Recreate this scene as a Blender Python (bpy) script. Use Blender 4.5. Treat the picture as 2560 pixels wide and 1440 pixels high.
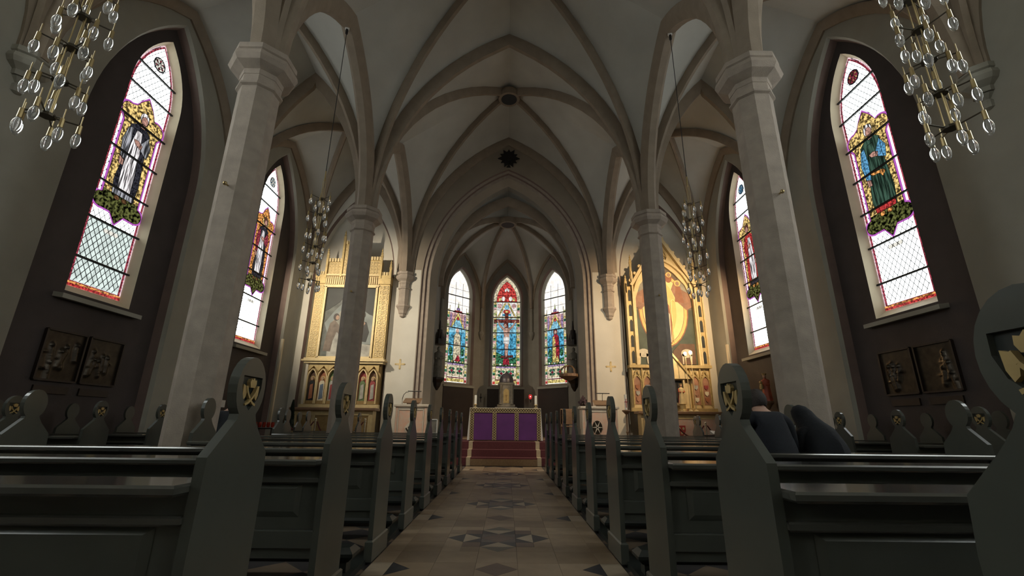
import bpy, bmesh, math, random
from mathutils import Vector, Matrix
from mathutils.geometry import tessellate_polygon
random.seed(7)
PI = math.pi
for o in list(bpy.data.objects): bpy.data.objects.remove(o)
scene = bpy.context.scene
COL = scene.collection

# ------------------------------------------------------------------ camera
cam_d = bpy.data.cameras.new('camera'); cam = bpy.data.objects.new('camera', cam_d); COL.objects.link(cam)
cam_d.sensor_width = 36.0; cam_d.lens = 1124.3 / 2560 * 36.0; cam_d.clip_start = 0.05; cam_d.clip_end = 200
_p, _y, _r = math.radians(16.889), math.radians(0.4688), math.radians(0.6226)
_f = Vector((math.sin(_y)*math.cos(_p), math.cos(_y)*math.cos(_p), math.sin(_p)))
_rt = Vector((math.cos(_y), -math.sin(_y), 0)); _up = _rt.cross(_f)
_r2 = _rt*math.cos(_r) + _up*math.sin(_r); _u2 = _up*math.cos(_r) - _rt*math.sin(_r)
cam.matrix_world = Matrix(((_r2.x, _u2.x, -_f.x, 0.0634), (_r2.y, _u2.y, -_f.y, 0.0), (_r2.z, _u2.z, -_f.z, 1.0351), (0, 0, 0, 1)))
scene.camera = cam

# ------------------------------------------------------------------ sky, exposure
SKY = 8.0
w = bpy.data.worlds.new('overcast_sky'); scene.world = w; w.use_nodes = True
nt = w.node_tree; bg = nt.nodes['Background']
bg.inputs['Color'].default_value = (1.0, 0.99, 0.97, 1); bg.inputs['Strength'].default_value = SKY
scene.view_settings.view_transform = 'Standard'; scene.view_settings.look = 'None'
scene.view_settings.exposure = 0.0; scene.view_settings.gamma = 1.0; scene.view_settings.use_curve_mapping = False

def portal(loc, rot, sx, sy):
    l = bpy.data.lights.new('window_portal', 'AREA'); l.shape = 'RECTANGLE'; l.size = sx; l.size_y = sy
    l.cycles.is_portal = True
    o = bpy.data.objects.new('window_portal', l); COL.objects.link(o); o.location = loc; o.rotation_euler = rot

# ------------------------------------------------------------------ measures
W, WALL = 3.64, 7.2                     # arcade line, pier face of the aisle walls
Y1, Y2, Y3 = 5.55, 10.50, 15.42         # columns, columns, chancel wall
BAY = 4.94
ZC = 6.21                               # top of the capitals

# ------------------------------------------------------------------ materials
MATS = {}
def mat(name, col, rough=0.7, metal=0.0, var=0.0, vscale=3.0, bump=0.0, bscale=40.0, coat=0.0, emit=None, estr=0.0, col2=None, stretch=None):
    if name in MATS: return MATS[name]
    m = bpy.data.materials.new(name); m.use_nodes = True; n = m.node_tree.nodes; l = m.node_tree.links
    b = n['Principled BSDF']; b.inputs['Base Color'].default_value = (*col, 1); b.inputs['Roughness'].default_value = rough
    b.inputs['Metallic'].default_value = metal
    if coat: b.inputs['Coat Weight'].default_value = coat; b.inputs['Coat Roughness'].default_value = 0.12
    if emit: b.inputs['Emission Color'].default_value = (*emit, 1); b.inputs['Emission Strength'].default_value = estr
    if var or bump:
        tc = n.new('ShaderNodeTexCoord'); src = tc.outputs['Object']
        if stretch:
            mp = n.new('ShaderNodeMapping'); mp.inputs['Scale'].default_value = stretch; l.new(src, mp.inputs['Vector']); src = mp.outputs['Vector']
    if var:
        t = n.new('ShaderNodeTexNoise'); t.inputs['Scale'].default_value = vscale; t.inputs['Detail'].default_value = 5
        l.new(src, t.inputs['Vector'])
        r = n.new('ShaderNodeValToRGB'); c2 = col2 or tuple(c*(1-var) for c in col)
        r.color_ramp.elements[0].position = 0.3; r.color_ramp.elements[1].position = 0.7
        r.color_ramp.elements[0].color = (*c2, 1); r.color_ramp.elements[1].color = (*[min(1, c*(1+var*0.5)) for c in col], 1)
        l.new(t.outputs['Fac'], r.inputs['Fac']); l.new(r.outputs['Color'], b.inputs['Base Color'])
    if bump:
        t2 = n.new('ShaderNodeTexNoise'); t2.inputs['Scale'].default_value = bscale; t2.inputs['Detail'].default_value = 4
        l.new(src, t2.inputs['Vector']); bp = n.new('ShaderNodeBump'); bp.inputs['Strength'].default_value = bump; bp.inputs['Distance'].default_value = 0.02
        l.new(t2.outputs['Fac'], bp.inputs['Height']); l.new(bp.outputs['Normal'], b.inputs['Normal'])
    MATS[name] = m; return m

def glass(name, disp, double=True, tex=0.0, tscale=25.0, stripes=0.0):
    """stained glass: coloured clear glass that lets the sky through; disp = linear colour wanted against the sky"""
    if name in MATS: return MATS[name]
    m = bpy.data.materials.new(name); m.use_nodes = True; n = m.node_tree.nodes; l = m.node_tree.links
    n.remove(n['Principled BSDF']); out = n['Material Output']
    t = n.new('ShaderNodeBsdfTransparent')
    c = [min(1.0, d/SKY) for d in disp]
    if double: c = [math.sqrt(x) for x in c]
    t.inputs['Color'].default_value = (*c, 1)
    if tex or stripes:
        tc = n.new('ShaderNodeTexCoord'); k = n.new('ShaderNodeTexNoise'); k.inputs['Scale'].default_value = tscale; k.inputs['Detail'].default_value = 6
        l.new(tc.outputs['Object'], k.inputs['Vector']); fac = k.outputs['Fac']
        amt = tex
        if stripes:
            mp = n.new('ShaderNodeMapping'); mp.inputs['Scale'].default_value = (tscale, tscale, tscale*0.09)
            l.new(tc.outputs['Object'], mp.inputs['Vector']); l.new(mp.outputs['Vector'], k.inputs['Vector']); k.inputs['Scale'].default_value = 1.0; amt = stripes
        r = n.new('ShaderNodeValToRGB'); r.color_ramp.elements[0].position = 0.40; r.color_ramp.elements[1].position = 0.58
        r.color_ramp.elements[0].color = (*[x*(1-amt) for x in c], 1); r.color_ramp.elements[1].color = (*[min(1, x*(1+amt*0.3)) for x in c], 1)
        l.new(fac, r.inputs['Fac']); l.new(r.outputs['Color'], t.inputs['Color'])
    g = n.new('ShaderNodeBsdfGlossy'); g.inputs['Roughness'].default_value = 0.1
    mx = n.new('ShaderNodeMixShader'); mx.inputs['Fac'].default_value = 0.02
    l.new(t.outputs[0], mx.inputs[1]); l.new(g.outputs[0], mx.inputs[2]); l.new(mx.outputs[0], out.inputs['Surface'])
    MATS[name] = m; return m

M = dict(
    web=mat('vault_plaster', (0.54, 0.53, 0.48), 0.85, var=0.10, vscale=1.2, bump=0.15, bscale=30),
    rib=mat('rib_stone', (0.30, 0.24, 0.18), 0.8, var=0.14, vscale=4, bump=0.2),
    stone=mat('column_stone', (0.40, 0.335, 0.275), 0.75, var=0.16, vscale=6, bump=0.25, bscale=60),
    pier=mat('pier_paint', (0.35, 0.337, 0.285), 0.75, var=0.08, vscale=2, bump=0.1),
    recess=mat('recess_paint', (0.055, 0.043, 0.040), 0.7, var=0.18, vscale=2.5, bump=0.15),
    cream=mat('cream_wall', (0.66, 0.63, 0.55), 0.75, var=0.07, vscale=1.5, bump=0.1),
    maroon=mat('maroon_band', (0.19, 0.13, 0.11), 0.7, var=0.12),
    reveal=mat('reveal_paint', (0.74, 0.64, 0.46), 0.6, var=0.06),
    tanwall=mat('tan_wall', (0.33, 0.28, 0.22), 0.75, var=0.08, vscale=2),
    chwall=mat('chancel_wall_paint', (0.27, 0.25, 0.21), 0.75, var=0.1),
    dado=mat('dado_panel', (0.035, 0.024, 0.020), 0.6, var=0.2),
    lead=mat('lead_came', (0.018, 0.02, 0.022), 0.6),
    pew=mat('pew_paint', (0.068, 0.073, 0.061), 0.30, var=0.12, vscale=5, coat=0.25),
    ledge=mat('pew_ledge', (0.075, 0.076, 0.065), 0.12, var=0.15, vscale=2, coat=1.0, stretch=(1, 8, 8)),
    pewdark=mat('pew_inset', (0.022, 0.026, 0.023), 0.35),
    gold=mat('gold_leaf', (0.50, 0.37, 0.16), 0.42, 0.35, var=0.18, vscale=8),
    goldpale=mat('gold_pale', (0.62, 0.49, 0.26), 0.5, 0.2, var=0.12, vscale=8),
    golddark=mat('gold_dark', (0.30, 0.20, 0.08), 0.5, 0.3, var=0.2, vscale=10),  # deeper gold for backs, panels and pedestals
    brass=mat('brass', (0.52, 0.40, 0.20), 0.3, 0.85),
    brassdark=mat('brass_dark', (0.10, 0.085, 0.06), 0.45, 0.6),
    black=mat('black_fitting', (0.015, 0.015, 0.015), 0.5),
    white=mat('white_cloth', (0.75, 0.74, 0.70), 0.8, var=0.05),
    bronze=mat('bronze', (0.060, 0.048, 0.034), 0.34, 0.7, var=0.4, vscale=9),
    darkwood=mat('dark_wood', (0.03, 0.018, 0.012), 0.5, var=0.25, vscale=6),
    wood=mat('brown_wood', (0.22, 0.13, 0.07), 0.5, var=0.25, vscale=6, stretch=(1, 6, 6)),
    purple=mat('purple_cloth', (0.115, 0.028, 0.155), 0.85, var=0.18, vscale=3),
    red=mat('red_carpet', (0.115, 0.028, 0.032), 0.95, var=0.2, vscale=30, bump=0.3, bscale=200),
    creamband=mat('cream_stripe', (0.50, 0.40, 0.26), 0.9, var=0.1, vscale=20),
    tan=mat('tan_carpet', (0.22, 0.14, 0.075), 0.95, var=0.15, vscale=30),
    wax=mat('candle_wax', (0.85, 0.82, 0.72), 0.5),
    skin=mat('skin', (0.50, 0.30, 0.22), 0.55, var=0.08, vscale=12),
    hair=mat('brown_hair', (0.035, 0.024, 0.018), 0.6, var=0.4, vscale=40, bump=0.5, bscale=120),
    navy=mat('navy_knit', (0.007, 0.009, 0.015), 0.85, var=0.25, vscale=30, bump=0.3, bscale=200),
    blackcloth=mat('black_cloth', (0.008, 0.010, 0.014), 0.85, var=0.25, vscale=12, bump=0.2),
    marble=mat('pale_marble', (0.60, 0.54, 0.45), 0.35, var=0.15, vscale=5),
    pink=mat('pink_marble', (0.55, 0.33, 0.24), 0.35, var=0.45, vscale=9, col2=(0.62, 0.50, 0.40)),
    statue=mat('statue_stone', (0.24, 0.22, 0.18), 0.7, var=0.25, vscale=8),
    redrobe=mat('red_robe', (0.42, 0.09, 0.045), 0.5, var=0.3, vscale=8),
    plant=mat('dark_leaf', (0.012, 0.026, 0.014), 0.7, var=0.4, vscale=20),
)

# ------------------------------------------------------------------ mesh helpers
class MB:
    def __init__(s): s.v = []; s.f = []
    def add(s, vs, fs):
        n = len(s.v); s.v += [tuple(v) for v in vs]; s.f += [tuple(i+n for i in f) for f in fs]; return s
    def box(s, x0, x1, y0, y1, z0, z1):
        v = [(x0,y0,z0),(x1,y0,z0),(x1,y1,z0),(x0,y1,z0),(x0,y0,z1),(x1,y0,z1),(x1,y1,z1),(x0,y1,z1)]
        return s.add(v, [(0,3,2,1),(4,5,6,7),(0,1,5,4),(1,2,6,5),(2,3,7,6),(3,0,4,7)])
    def cbox(s, x0, x1, y0, y1, z0, z1, c=0.008):
        """box with chamfered top and bottom rims"""
        rings = [(c, z0), (0, z0+c), (0, z1-c), (c, z1)]; v = []
        for i, z in rings: v += [(x0+i,y0+i,z),(x1-i,y0+i,z),(x1-i,y1-i,z),(x0+i,y1-i,z)]
        f = [(3,2,1,0),(12,13,14,15)]
        for k in range(3):
            for j in range(4): f.append((k*4+j, k*4+(j+1)%4, k*4+4+(j+1)%4, k*4+4+j))
        return s.add(v, f)
    def prism(s, pts, fn0, fn1):
        """pts: 2-D polygon, fn0/fn1 map a 2-D point to the back / front 3-D point"""
        n = len(pts); v = [fn0(p) for p in pts] + [fn1(p) for p in pts]
        tris = tessellate_polygon([[Vector((p[0], p[1], 0)) for p in pts]])
        f = [tuple(reversed(t)) for t in tris] + [tuple(i+n for i in t) for t in tris]
        f += [(i, (i+1) % n, n+(i+1) % n, n+i) for i in range(n)]
        return s.add(v, f)
    def tube(s, pts, r, n=8, cap=True, r1=None):
        pts = [Vector(p) for p in pts]; m = len(pts); rings = []
        for i, p in enumerate(pts):
            t = (pts[min(i+1, m-1)] - pts[max(i-1, 0)]).normalized()
            a = t.cross(Vector((0, 0, 1)));
            if a.length < 1e-3: a = Vector((1, 0, 0))
            a.normalize(); b = t.cross(a); rr = r if r1 is None else r+(r1-r)*i/(m-1)
            rings.append([p + (a*math.cos(2*PI*k/n) + b*math.sin(2*PI*k/n))*rr for k in range(n)])
        return s.loft(rings, cap)
    def loft(s, rings, cap=True):
        n = len(rings[0]); v = [q for r in rings for q in r]; f = []
        for i in range(len(rings)-1):
            for k in range(n): f.append((i*n+k, i*n+(k+1) % n, (i+1)*n+(k+1) % n, (i+1)*n+k))
        if cap: f.append(tuple(reversed(range(n)))); f.append(tuple((len(rings)-1)*n+k for k in range(n)))
        return s.add(v, f)
    def lathe(s, prof, c=(0, 0), n=16, rot=0.0, sx=1, sy=1, wob=None):
        rings = []
        for i, (r, z) in enumerate(prof):
            rings.append([(c[0]+sx*r*math.cos(rot+2*PI*k/n)*(1+(wob(k, i) if wob else 0)), c[1]+sy*r*math.sin(rot+2*PI*k/n)*(1+(wob(k, i) if wob else 0)), z) for k in range(n)])
        return s.loft(rings)
    def ball(s, c, r, n=12, m=8, sx=1, sy=1, sz=1):
        prof = [(max(1e-4, math.sin(PI*i/m))*r, -math.cos(PI*i/m)*r) for i in range(m+1)]
        rings = [[(c[0]+sx*a*math.cos(2*PI*k/n), c[1]+sy*a*math.sin(2*PI*k/n), c[2]+sz*z) for k in range(n)] for a, z in prof]
        return s.loft(rings)
    def mesh(s, name, m, smooth=False):
        me = bpy.data.meshes.new(name); me.from_pydata(s.v, [], s.f)
        if isinstance(m, str): m = M[m]
        me.materials.append(m)
        if smooth:
            for p in me.polygons: p.use_smooth = True
            try: me.set_sharp_from_angle(angle=math.radians(40))
            except Exception: pass
        bm = bmesh.new(); bm.from_mesh(me); bmesh.ops.recalc_face_normals(bm, faces=bm.faces); bm.to_mesh(me); bm.free()
        return me
    def obj(s, name, m, parent=None, smooth=False, loc=None): return link(name, s.mesh(name, m, smooth), parent, loc)

def link(name, me, parent=None, loc=None):
    o = bpy.data.objects.new(name, me); COL.objects.link(o)
    if parent: o.parent = parent
    if loc is not None: o.location = loc
    return o
def tag(o, label, cat, group=None):
    o['label'] = label; o['category'] = cat
    if group: o['group'] = group
    return o
def thing(name, label, cat, loc=(0, 0, 0), rz=0.0, group=None):
    o = bpy.data.objects.new(name, None); COL.objects.link(o); o.location = loc; o.rotation_euler = (0, 0, rz); o.empty_display_size = 0.1
    return tag(o, label, cat, group)
def struct(o): o['kind'] = 'structure'; return o
def stuff(o): o['kind'] = 'stuff'; return o
def copy_tree(o, parent=None):
    c = o.copy(); COL.objects.link(c)
    if parent: c.parent = parent
    for ch in list(o.children): copy_tree(ch, c)
    return c

class Frame:
    """a wall-like plane: u to the viewer's right, v up, d out of the wall towards the viewer"""
    def __init__(s, o, right, normal): s.o = Vector(o); s.r = Vector(right).normalized(); s.n = Vector(normal).normalized()
    def __call__(s, u, v, d=0.0): return s.o + s.r*u + Vector((0, 0, v)) + s.n*d
    def poly(s, name, pts, m, parent, d0=0.0, d1=0.01, smooth=False, mb=None):
        b = mb or MB(); b.prism(pts, lambda p: s(p[0], p[1], d0), lambda p: s(p[0], p[1], d1))
        return b if mb else b.obj(name, m, parent, smooth)
    def rect(s, name, u0, u1, v0, v1, m, parent, d0=0.0, d1=0.01, mb=None):
        return s.poly(name, [(u0, v0), (u1, v0), (u1, v1), (u0, v1)], m, parent, d0, d1, mb=mb)
    def bar(s, pts, wd, d0, d1, mb):
        for (a, b), (c, e) in zip(pts[:-1], pts[1:]):
            dx, dy = c-a, e-b; L = math.hypot(dx, dy) or 1; nx, ny = -dy/L*wd/2, dx/L*wd/2
            s.poly('', [(a+nx, b+ny), (a-nx, b-ny), (c-nx, e-ny), (c+nx, e+ny)], None, None, d0, d1, mb=mb)
        return mb
def ell(cu, cv, a, b, n=14, t0=0, t1=2*PI): return [(cu+a*math.cos(t0+(t1-t0)*k/n), cv+b*math.sin(t0+(t1-t0)*k/n)) for k in range(n)]
def arch(half, zs, H, n=10, off=0.0, z0=None):
    """pointed arch outline, from the bottom left over the apex to the bottom right"""
    R = (half*half+H*H)/(2*half); c = half-R; r = R+off; tm = math.acos(max(-1, min(1, -c/r)))
    right = [(c+r*math.cos(tm*k/n), zs+r*math.sin(tm*k/n)) for k in range(n+1)]
    if z0 is not None: right = [(c+r, z0)] + right
    left = [(-x, z) for x, z in right]
    return left + list(reversed(right))[1:]
def curve_half(s, H, n=14, off=0.0):
    """half of a pointed arch: (distance from the springing towards the middle, height)"""
    R = (s*s+H*H)/(2*s); c = s-R; tm = math.acos(-c/R) if R > 0 else PI/2
    return [(s-(c+R*math.cos(tm*k/n)), R*math.sin(tm*k/n)) for k in range(n+1)]
def plane_hole(mb, fr, outer, hole, d):
    """flat wall piece with an opening"""
    polys = [[Vector((a, b, 0)) for a, b in outer], [Vector((a, b, 0)) for a, b in hole]]
    tr = tessellate_polygon(polys); pts = outer+hole
    mb.add([fr(a, b, d) for a, b in pts], [tuple(t) for t in tr])
def skirt(mb, fr, p0, d0, p1, d1, closed=False):
    n = len(p0); v = [fr(a, b, d0) for a, b in p0]+[fr(a, b, d1) for a, b in p1]
    mb.add(v, [(i, (i+1) % n, n+(i+1) % n, n+i) for i in range(n if closed else n-1)])

# ------------------------------------------------------------------ vaults
N = 14
def sweep(mb, path, side, wd, dp, down=True):
    """rib along path in a vertical plane; side = horizontal normal; hangs inward/below by dp"""
    prof = [(-wd/2, -0.02), (-wd/2, dp*0.45), (-wd*0.22, dp), (wd*0.22, dp), (wd/2, dp*0.45), (wd/2, -0.02)]
    rings = []; m = len(path)
    for i, p in enumerate(path):
        t = (path[min(i+1, m-1)]-path[max(i-1, 0)]).normalized(); nrm = t.cross(side).normalized()
        if sweep.ref is not None and nrm.dot(sweep.ref-p) < 0: nrm = -nrm
        rings.append([p+side*a+nrm*b for a, b in prof])
    mb.loft(rings)
sweep.ref = None
def half_path(c, target, z0, z1):
    a = Vector((c[0], c[1], z0)); d = Vector((target[0]-c[0], target[1]-c[1], 0)); s = d.length; d.normalize()
    return [a+d*x+Vector((0, 0, z)) for x, z in curve_half(s, z1-z0, N)], d
def rib_arch(c0, c1, z0, z1, wd, dp, name, parent, m='rib'):
    mid = ((c0[0]+c1[0])/2, (c0[1]+c1[1])/2); mb = MB(); sweep.ref = Vector((mid[0], mid[1], z0-1.0))
    pa, d = half_path(c0, mid, z0, z1); pb, _ = half_path(c1, mid, z0, z1)
    path = pa + list(reversed(pb))[1:]
    # centre frame at the apex is horizontal, which mitres the two halves
    sweep(mb, path, Vector((-d.y, d.x, 0)), wd, dp); return mb.obj(name, m, parent, True)
def rib_half(c, b, z0, z1, wd, dp, name, parent, m='rib'):
    mb = MB(); sweep.ref = Vector((b[0], b[1], z0-1.0)); pa, d = half_path(c, b, z0, z1)
    sweep(mb, pa, Vector((-d.y, d.x, 0)), wd, dp); return mb.obj(name, m, parent, True)
def webs(mb, corners, boss, apex, z0, zb):
    n = len(corners)
    for i in range(n):
        a, b = corners[i], corners[(i+1) % n]; mid = ((a[0]+b[0])/2, (a[1]+b[1])/2)
        if apex[i] is None: continue
        for c in (a, b):
            A, _ = half_path(c, mid, z0, apex[i]); D, _ = half_path(c, boss, z0, zb)
            K = 5; v = []; 
            for p, q in zip(A, D):
                L = (p-q).length
                for k in range(K+1):
                    t = k/K; r = p.lerp(q, t); r.z += 0.06*L*math.sin(PI*t)*0.5; v.append(r)
            f = [(i2*(K+1)+k, i2*(K+1)+k+1, (i2+1)*(K+1)+k+1, (i2+1)*(K+1)+k) for i2 in range(len(A)-1) for k in range(K)]
            mb.add(v, f)

ZT, ZA, ZAT, ZF = 11.88, 9.86, 10.40, 9.90       # web heights: nave cross arch, arcade, aisle cross arch, wall arch
ys = [Y1-2*BAY, Y1-BAY, Y1, Y2, Y3]
nave = MB(); aisl = MB(); aisr = MB()
def boss_ring(c, z, parent):
    b = MB(); b.lathe([(0.05, z+0.02), (0.36, z+0.02), (0.40, z-0.08), (0.36, z-0.22), (0.26, z-0.22), (0.25, z-0.06), (0.05, z-0.05)], c, 20)
    o = b.obj('boss', 'rib', parent, True); b = MB(); b.lathe([(0.02, z-0.065), (0.27, z-0.065), (0.27, z-0.226), (0.02, z-0.226)], c, 18); b.obj('boss_hole_shade', 'black', o)  # solid black disc in the ring stands for the shade inside
for i in range(4):
    a, b = ys[i], ys[i+1]; m = (a+b)/2
    webs(nave, [(-W, a), (W, a), (W, b), (-W, b)], (0, m), [ZT, ZA, ZT, ZA], ZC, 12.12)
    webs(aisl, [(-WALL, a), (-W, a), (-W, b), (-WALL, b)], (-(W+WALL)/2, m), [ZAT, ZA, ZAT, ZF], ZC, 10.55)
    webs(aisr, [(WALL, a), (W, a), (W, b), (WALL, b)], ((W+WALL)/2, m), [ZAT, ZA, ZAT, ZF], ZC, 10.55)
ceil_n = struct(nave.obj('ceiling', 'web', None, True)); ceil_l = struct(aisl.obj('ceiling', 'web', None, True)); ceil_r = struct(aisr.obj('ceiling', 'web', None, True))
for i in range(1, 4):
    a, b = ys[i], ys[i+1]; m = (a+b)/2
    for sx in (-1, 1):
        ce = ceil_l if sx < 0 else ceil_r
        for y in (a, b):
            rib_half((sx*W, y), (0, m), ZC, 12.12, 0.19, 0.22, 'rib', ceil_n)
            rib_half((sx*W, y), (sx*(W+WALL)/2, m), ZC, 10.55, 0.18, 0.20, 'rib', ce)
            rib_half((sx*WALL, y), (sx*(W+WALL)/2, m), ZC, 10.55, 0.18, 0.20, 'rib', ce)
        rib_arch((sx*W, a), (sx*W, b), ZC, ZA, 0.36, 0.32, 'arcade_arch', ce)
        rib_arch((sx*(WALL+0.02), a), (sx*(WALL+0.02), b), ZC, ZF, 0.30, 0.20, 'wall_rib', ce)
        rib_arch((sx*W, b), (sx*WALL, b), ZC, ZAT, 0.26, 0.26, 'cross_arch', ce)
    rib_arch((-W, b), (W, b), ZC, ZT, 0.27, 0.28, 'cross_arch', ceil_n)
    boss_ring((0, m), 11.98, ceil_n)
rib_arch((-W, Y1-BAY), (W, Y1-BAY), ZC, ZT, 0.36, 0.32, 'cross_arch', ceil_n)

# ------------------------------------------------------------------ aisle walls with recessed window bays
GX = 7.57                                            # glass plane
REC = dict(half=1.50, zs=6.1, H=3.42)
WIN = dict(half=0.575, zs=7.55, H=1.40, sill=3.27)
YOFF = -0.06
wcent = [(ys[i]+ys[i+1])/2 for i in range(4)]
def side_wall(sx):
    fr = Frame((sx*WALL, 0, 0), (0, -sx, 0), (-sx, 0, 0))
    wall = MB(); rec_o = []
    for i in range(4):
        a, b, c = ys[i], ys[i+1], wcent[i]
        f = Frame((sx*WALL, c, 0), (0, -sx, 0), (-sx, 0, 0)); h = (b-a)/2
        hole = [(x, z) for x, z in arch(REC['half'], REC['zs'], REC['H'], 12, 0, 0.02)]
        plane_hole(wall, f, [(-h, -0.05), (h, -0.05), (h, 12), (-h, 12)], hole, 0)
    o = struct(wall.obj('wall_left' if sx < 0 else 'wall_right', 'pier'))
    for i in range(4):
        c = wcent[i]; f = Frame((sx*WALL, c, 0), (0, -sx, 0), (-sx, 0, 0)); mb = MB()
        p0 = arch(REC['half'], REC['zs'], REC['H'], 12, 0, 0.0); p1 = arch(REC['half'], REC['zs'], REC['H'], 12, -0.10, 0.0)
        # moulded edge: pale strip, maroon strip
        e = MB(); skirt(e, f, p0, 0.0, arch(REC['half'], REC['zs'], REC['H'], 12, -0.05, 0.0), -0.07); e.obj('recess_edge', 'pier', o)
        e = MB(); skirt(e, f, arch(REC['half'], REC['zs'], REC['H'], 12, -0.05, 0.0), -0.07, p1, -0.22); e.obj('recess_band', 'maroon', o)
        wh = arch(WIN['half']+0.10, WIN['zs'], WIN['H']+0.10, 10, 0, WIN['sill']-0.14)
        u = -sx*(-0.0)
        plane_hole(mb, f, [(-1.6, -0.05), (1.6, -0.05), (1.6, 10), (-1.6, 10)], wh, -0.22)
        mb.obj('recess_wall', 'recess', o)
        rv = MB(); wi = arch(WIN['half'], WIN['zs'], WIN['H'], 10, 0, WIN['sill'])
        skirt(rv, f, wh, -0.22, wi, -(GX-WALL), True); rv.obj('window_reveal', 'reveal', o)
        sl = MB(); sl.prism([(-0.85, 2.98), (0.85, 2.98), (0.85, 3.06), (-0.85, 3.06)], lambda p: f(p[0], p[1], -0.22), lambda p: f(p[0]*0.98, p[1]-0.02, -0.06))
        sl.obj('window_sill', 'pier', o)
        if i > 0: portal(f(0, 6.0, -0.42), (0, sx*PI/2, 0), 6.2, 1.3)
    return o
wall_l = side_wall(-1); wall_r = side_wall(1)
# corbels of the aisle ribs on the wall piers
def corbel(frame_o, parent_loc, label, A=0.27):
    pass
OCT = PI/8
def octa(r, z): return [(r/math.cos(OCT)*math.cos(OCT+2*PI*k/8), r/math.cos(OCT)*math.sin(OCT+2*PI*k/8), z) for k in range(8)]
def capital(mb, a, A, zt):
    mb.loft([octa(r, z) for r, z in ((a+0.015, zt-0.42), (a+0.02, zt-0.34), (A*0.98, zt-0.27), (A+0.03, zt-0.20), (A+0.015, zt-0.13), (A-0.03, zt-0.13), (A-0.03, zt-0.10), (A, zt-0.08), (A, zt))])
def hang_corbel(x, y, label, a=0.17, A=0.28, shaft=0.78, mt='stone'):
    t = thing('wall_corbel', label, 'corbel', (x, y, 0), group='wall corbels under the vault ribs')
    mb = MB(); capital(mb, a, A, ZC); mb.obj('capital', mt, t)
    mb = MB(); mb.loft([octa(r, z) for r, z in ((a, ZC-0.42-shaft), (a, ZC-0.62))]); mb.obj('shaft', mt, t)
    mb = MB(); mb.loft([octa(r, z) for r, z in ((a+0.03, ZC-0.62), (a+0.035, ZC-0.585), (a, ZC-0.56), (a, ZC-0.42))]); mb.obj('neck_ring', mt, t)
    zb = ZC-0.42-shaft
    mb = MB(); mb.loft([octa(r, z) for r, z in ((0.03, zb-0.44), (0.09, zb-0.40), (0.10, zb-0.32), (0.13, zb-0.30), (0.15, zb-0.20), (a+0.03, zb-0.10), (a+0.06, zb-0.06), (a+0.05, zb), (a, zb+0.02))]); mb.obj('pendant', mt, t)
    return t
hang_corbel(-W, Y3-0.02, 'stone octagonal wall corbel on the white wall left of the chancel arch')
hang_corbel(W, Y3-0.02, 'stone octagonal wall corbel on the white wall right of the chancel arch')
for sx, nm in ((-1, 'left'), (1, 'right')):
    t = thing('wall_corbel', 'dim round wall corbel high on the %s aisle wall beside the nearest window' % nm, 'corbel', (sx*WALL, Y1, 0), group='wall corbels under the vault ribs')
    mb = MB(); capital(mb, 0.12, 0.24, ZC+0.05); mb.obj('capital', 'pier', t)
    mb = MB(); mb.lathe([(0.02, ZC-0.62), (0.07, ZC-0.6), (0.08, ZC-0.5), (0.05, ZC-0.46), (0.12, ZC-0.38)], (0, 0), 12); mb.obj('pendant', 'pier', t)

# ------------------------------------------------------------------ chancel wall, arch, end walls
frw = Frame((0, Y3, 0), (1, 0, 0), (0, -1, 0))
CH = dict(half=2.56, zs=6.0, H=4.0)
wf = MB()
plane_hole(wf, frw, [(-W-0.36, -0.05), (W+0.36, -0.05), (W+0.36, 13), (-W-0.36, 13)], [(x, z) for x, z in arch(CH['half'], CH['zs'], CH['H'], 16, 0.50, 0.0)], 0)
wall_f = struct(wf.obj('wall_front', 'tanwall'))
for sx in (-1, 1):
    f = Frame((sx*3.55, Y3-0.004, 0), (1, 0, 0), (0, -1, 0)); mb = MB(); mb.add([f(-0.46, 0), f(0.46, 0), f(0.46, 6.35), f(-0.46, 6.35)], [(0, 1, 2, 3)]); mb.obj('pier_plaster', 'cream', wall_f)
offs = [0.50, 0.47, 0.37, 0.34, 0.22, 0.0]; deps = [0, -0.06, -0.06, -0.13, -0.13, -0.38]
cols = ['maroon', 'stone', 'maroon', 'stone', 'tanwall']
for k in range(5):
    mb = MB(); skirt(mb, frw, arch(CH['half'], CH['zs'], CH['H'], 16, offs[k], 0), deps[k], arch(CH['half'], CH['zs'], CH['H'], 16, offs[k+1], 0), deps[k+1])
    mb.obj('arch_moulding', cols[k], wall_f, True)
mb = MB(); skirt(mb, frw, arch(CH['half'], CH['zs'], CH['H'], 16, 0, 0), -0.38, arch(CH['half'], CH['zs'], CH['H'], 16, 0, 0), -0.70); mb.obj('arch_soffit', 'chwall', wall_f, True)
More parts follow.
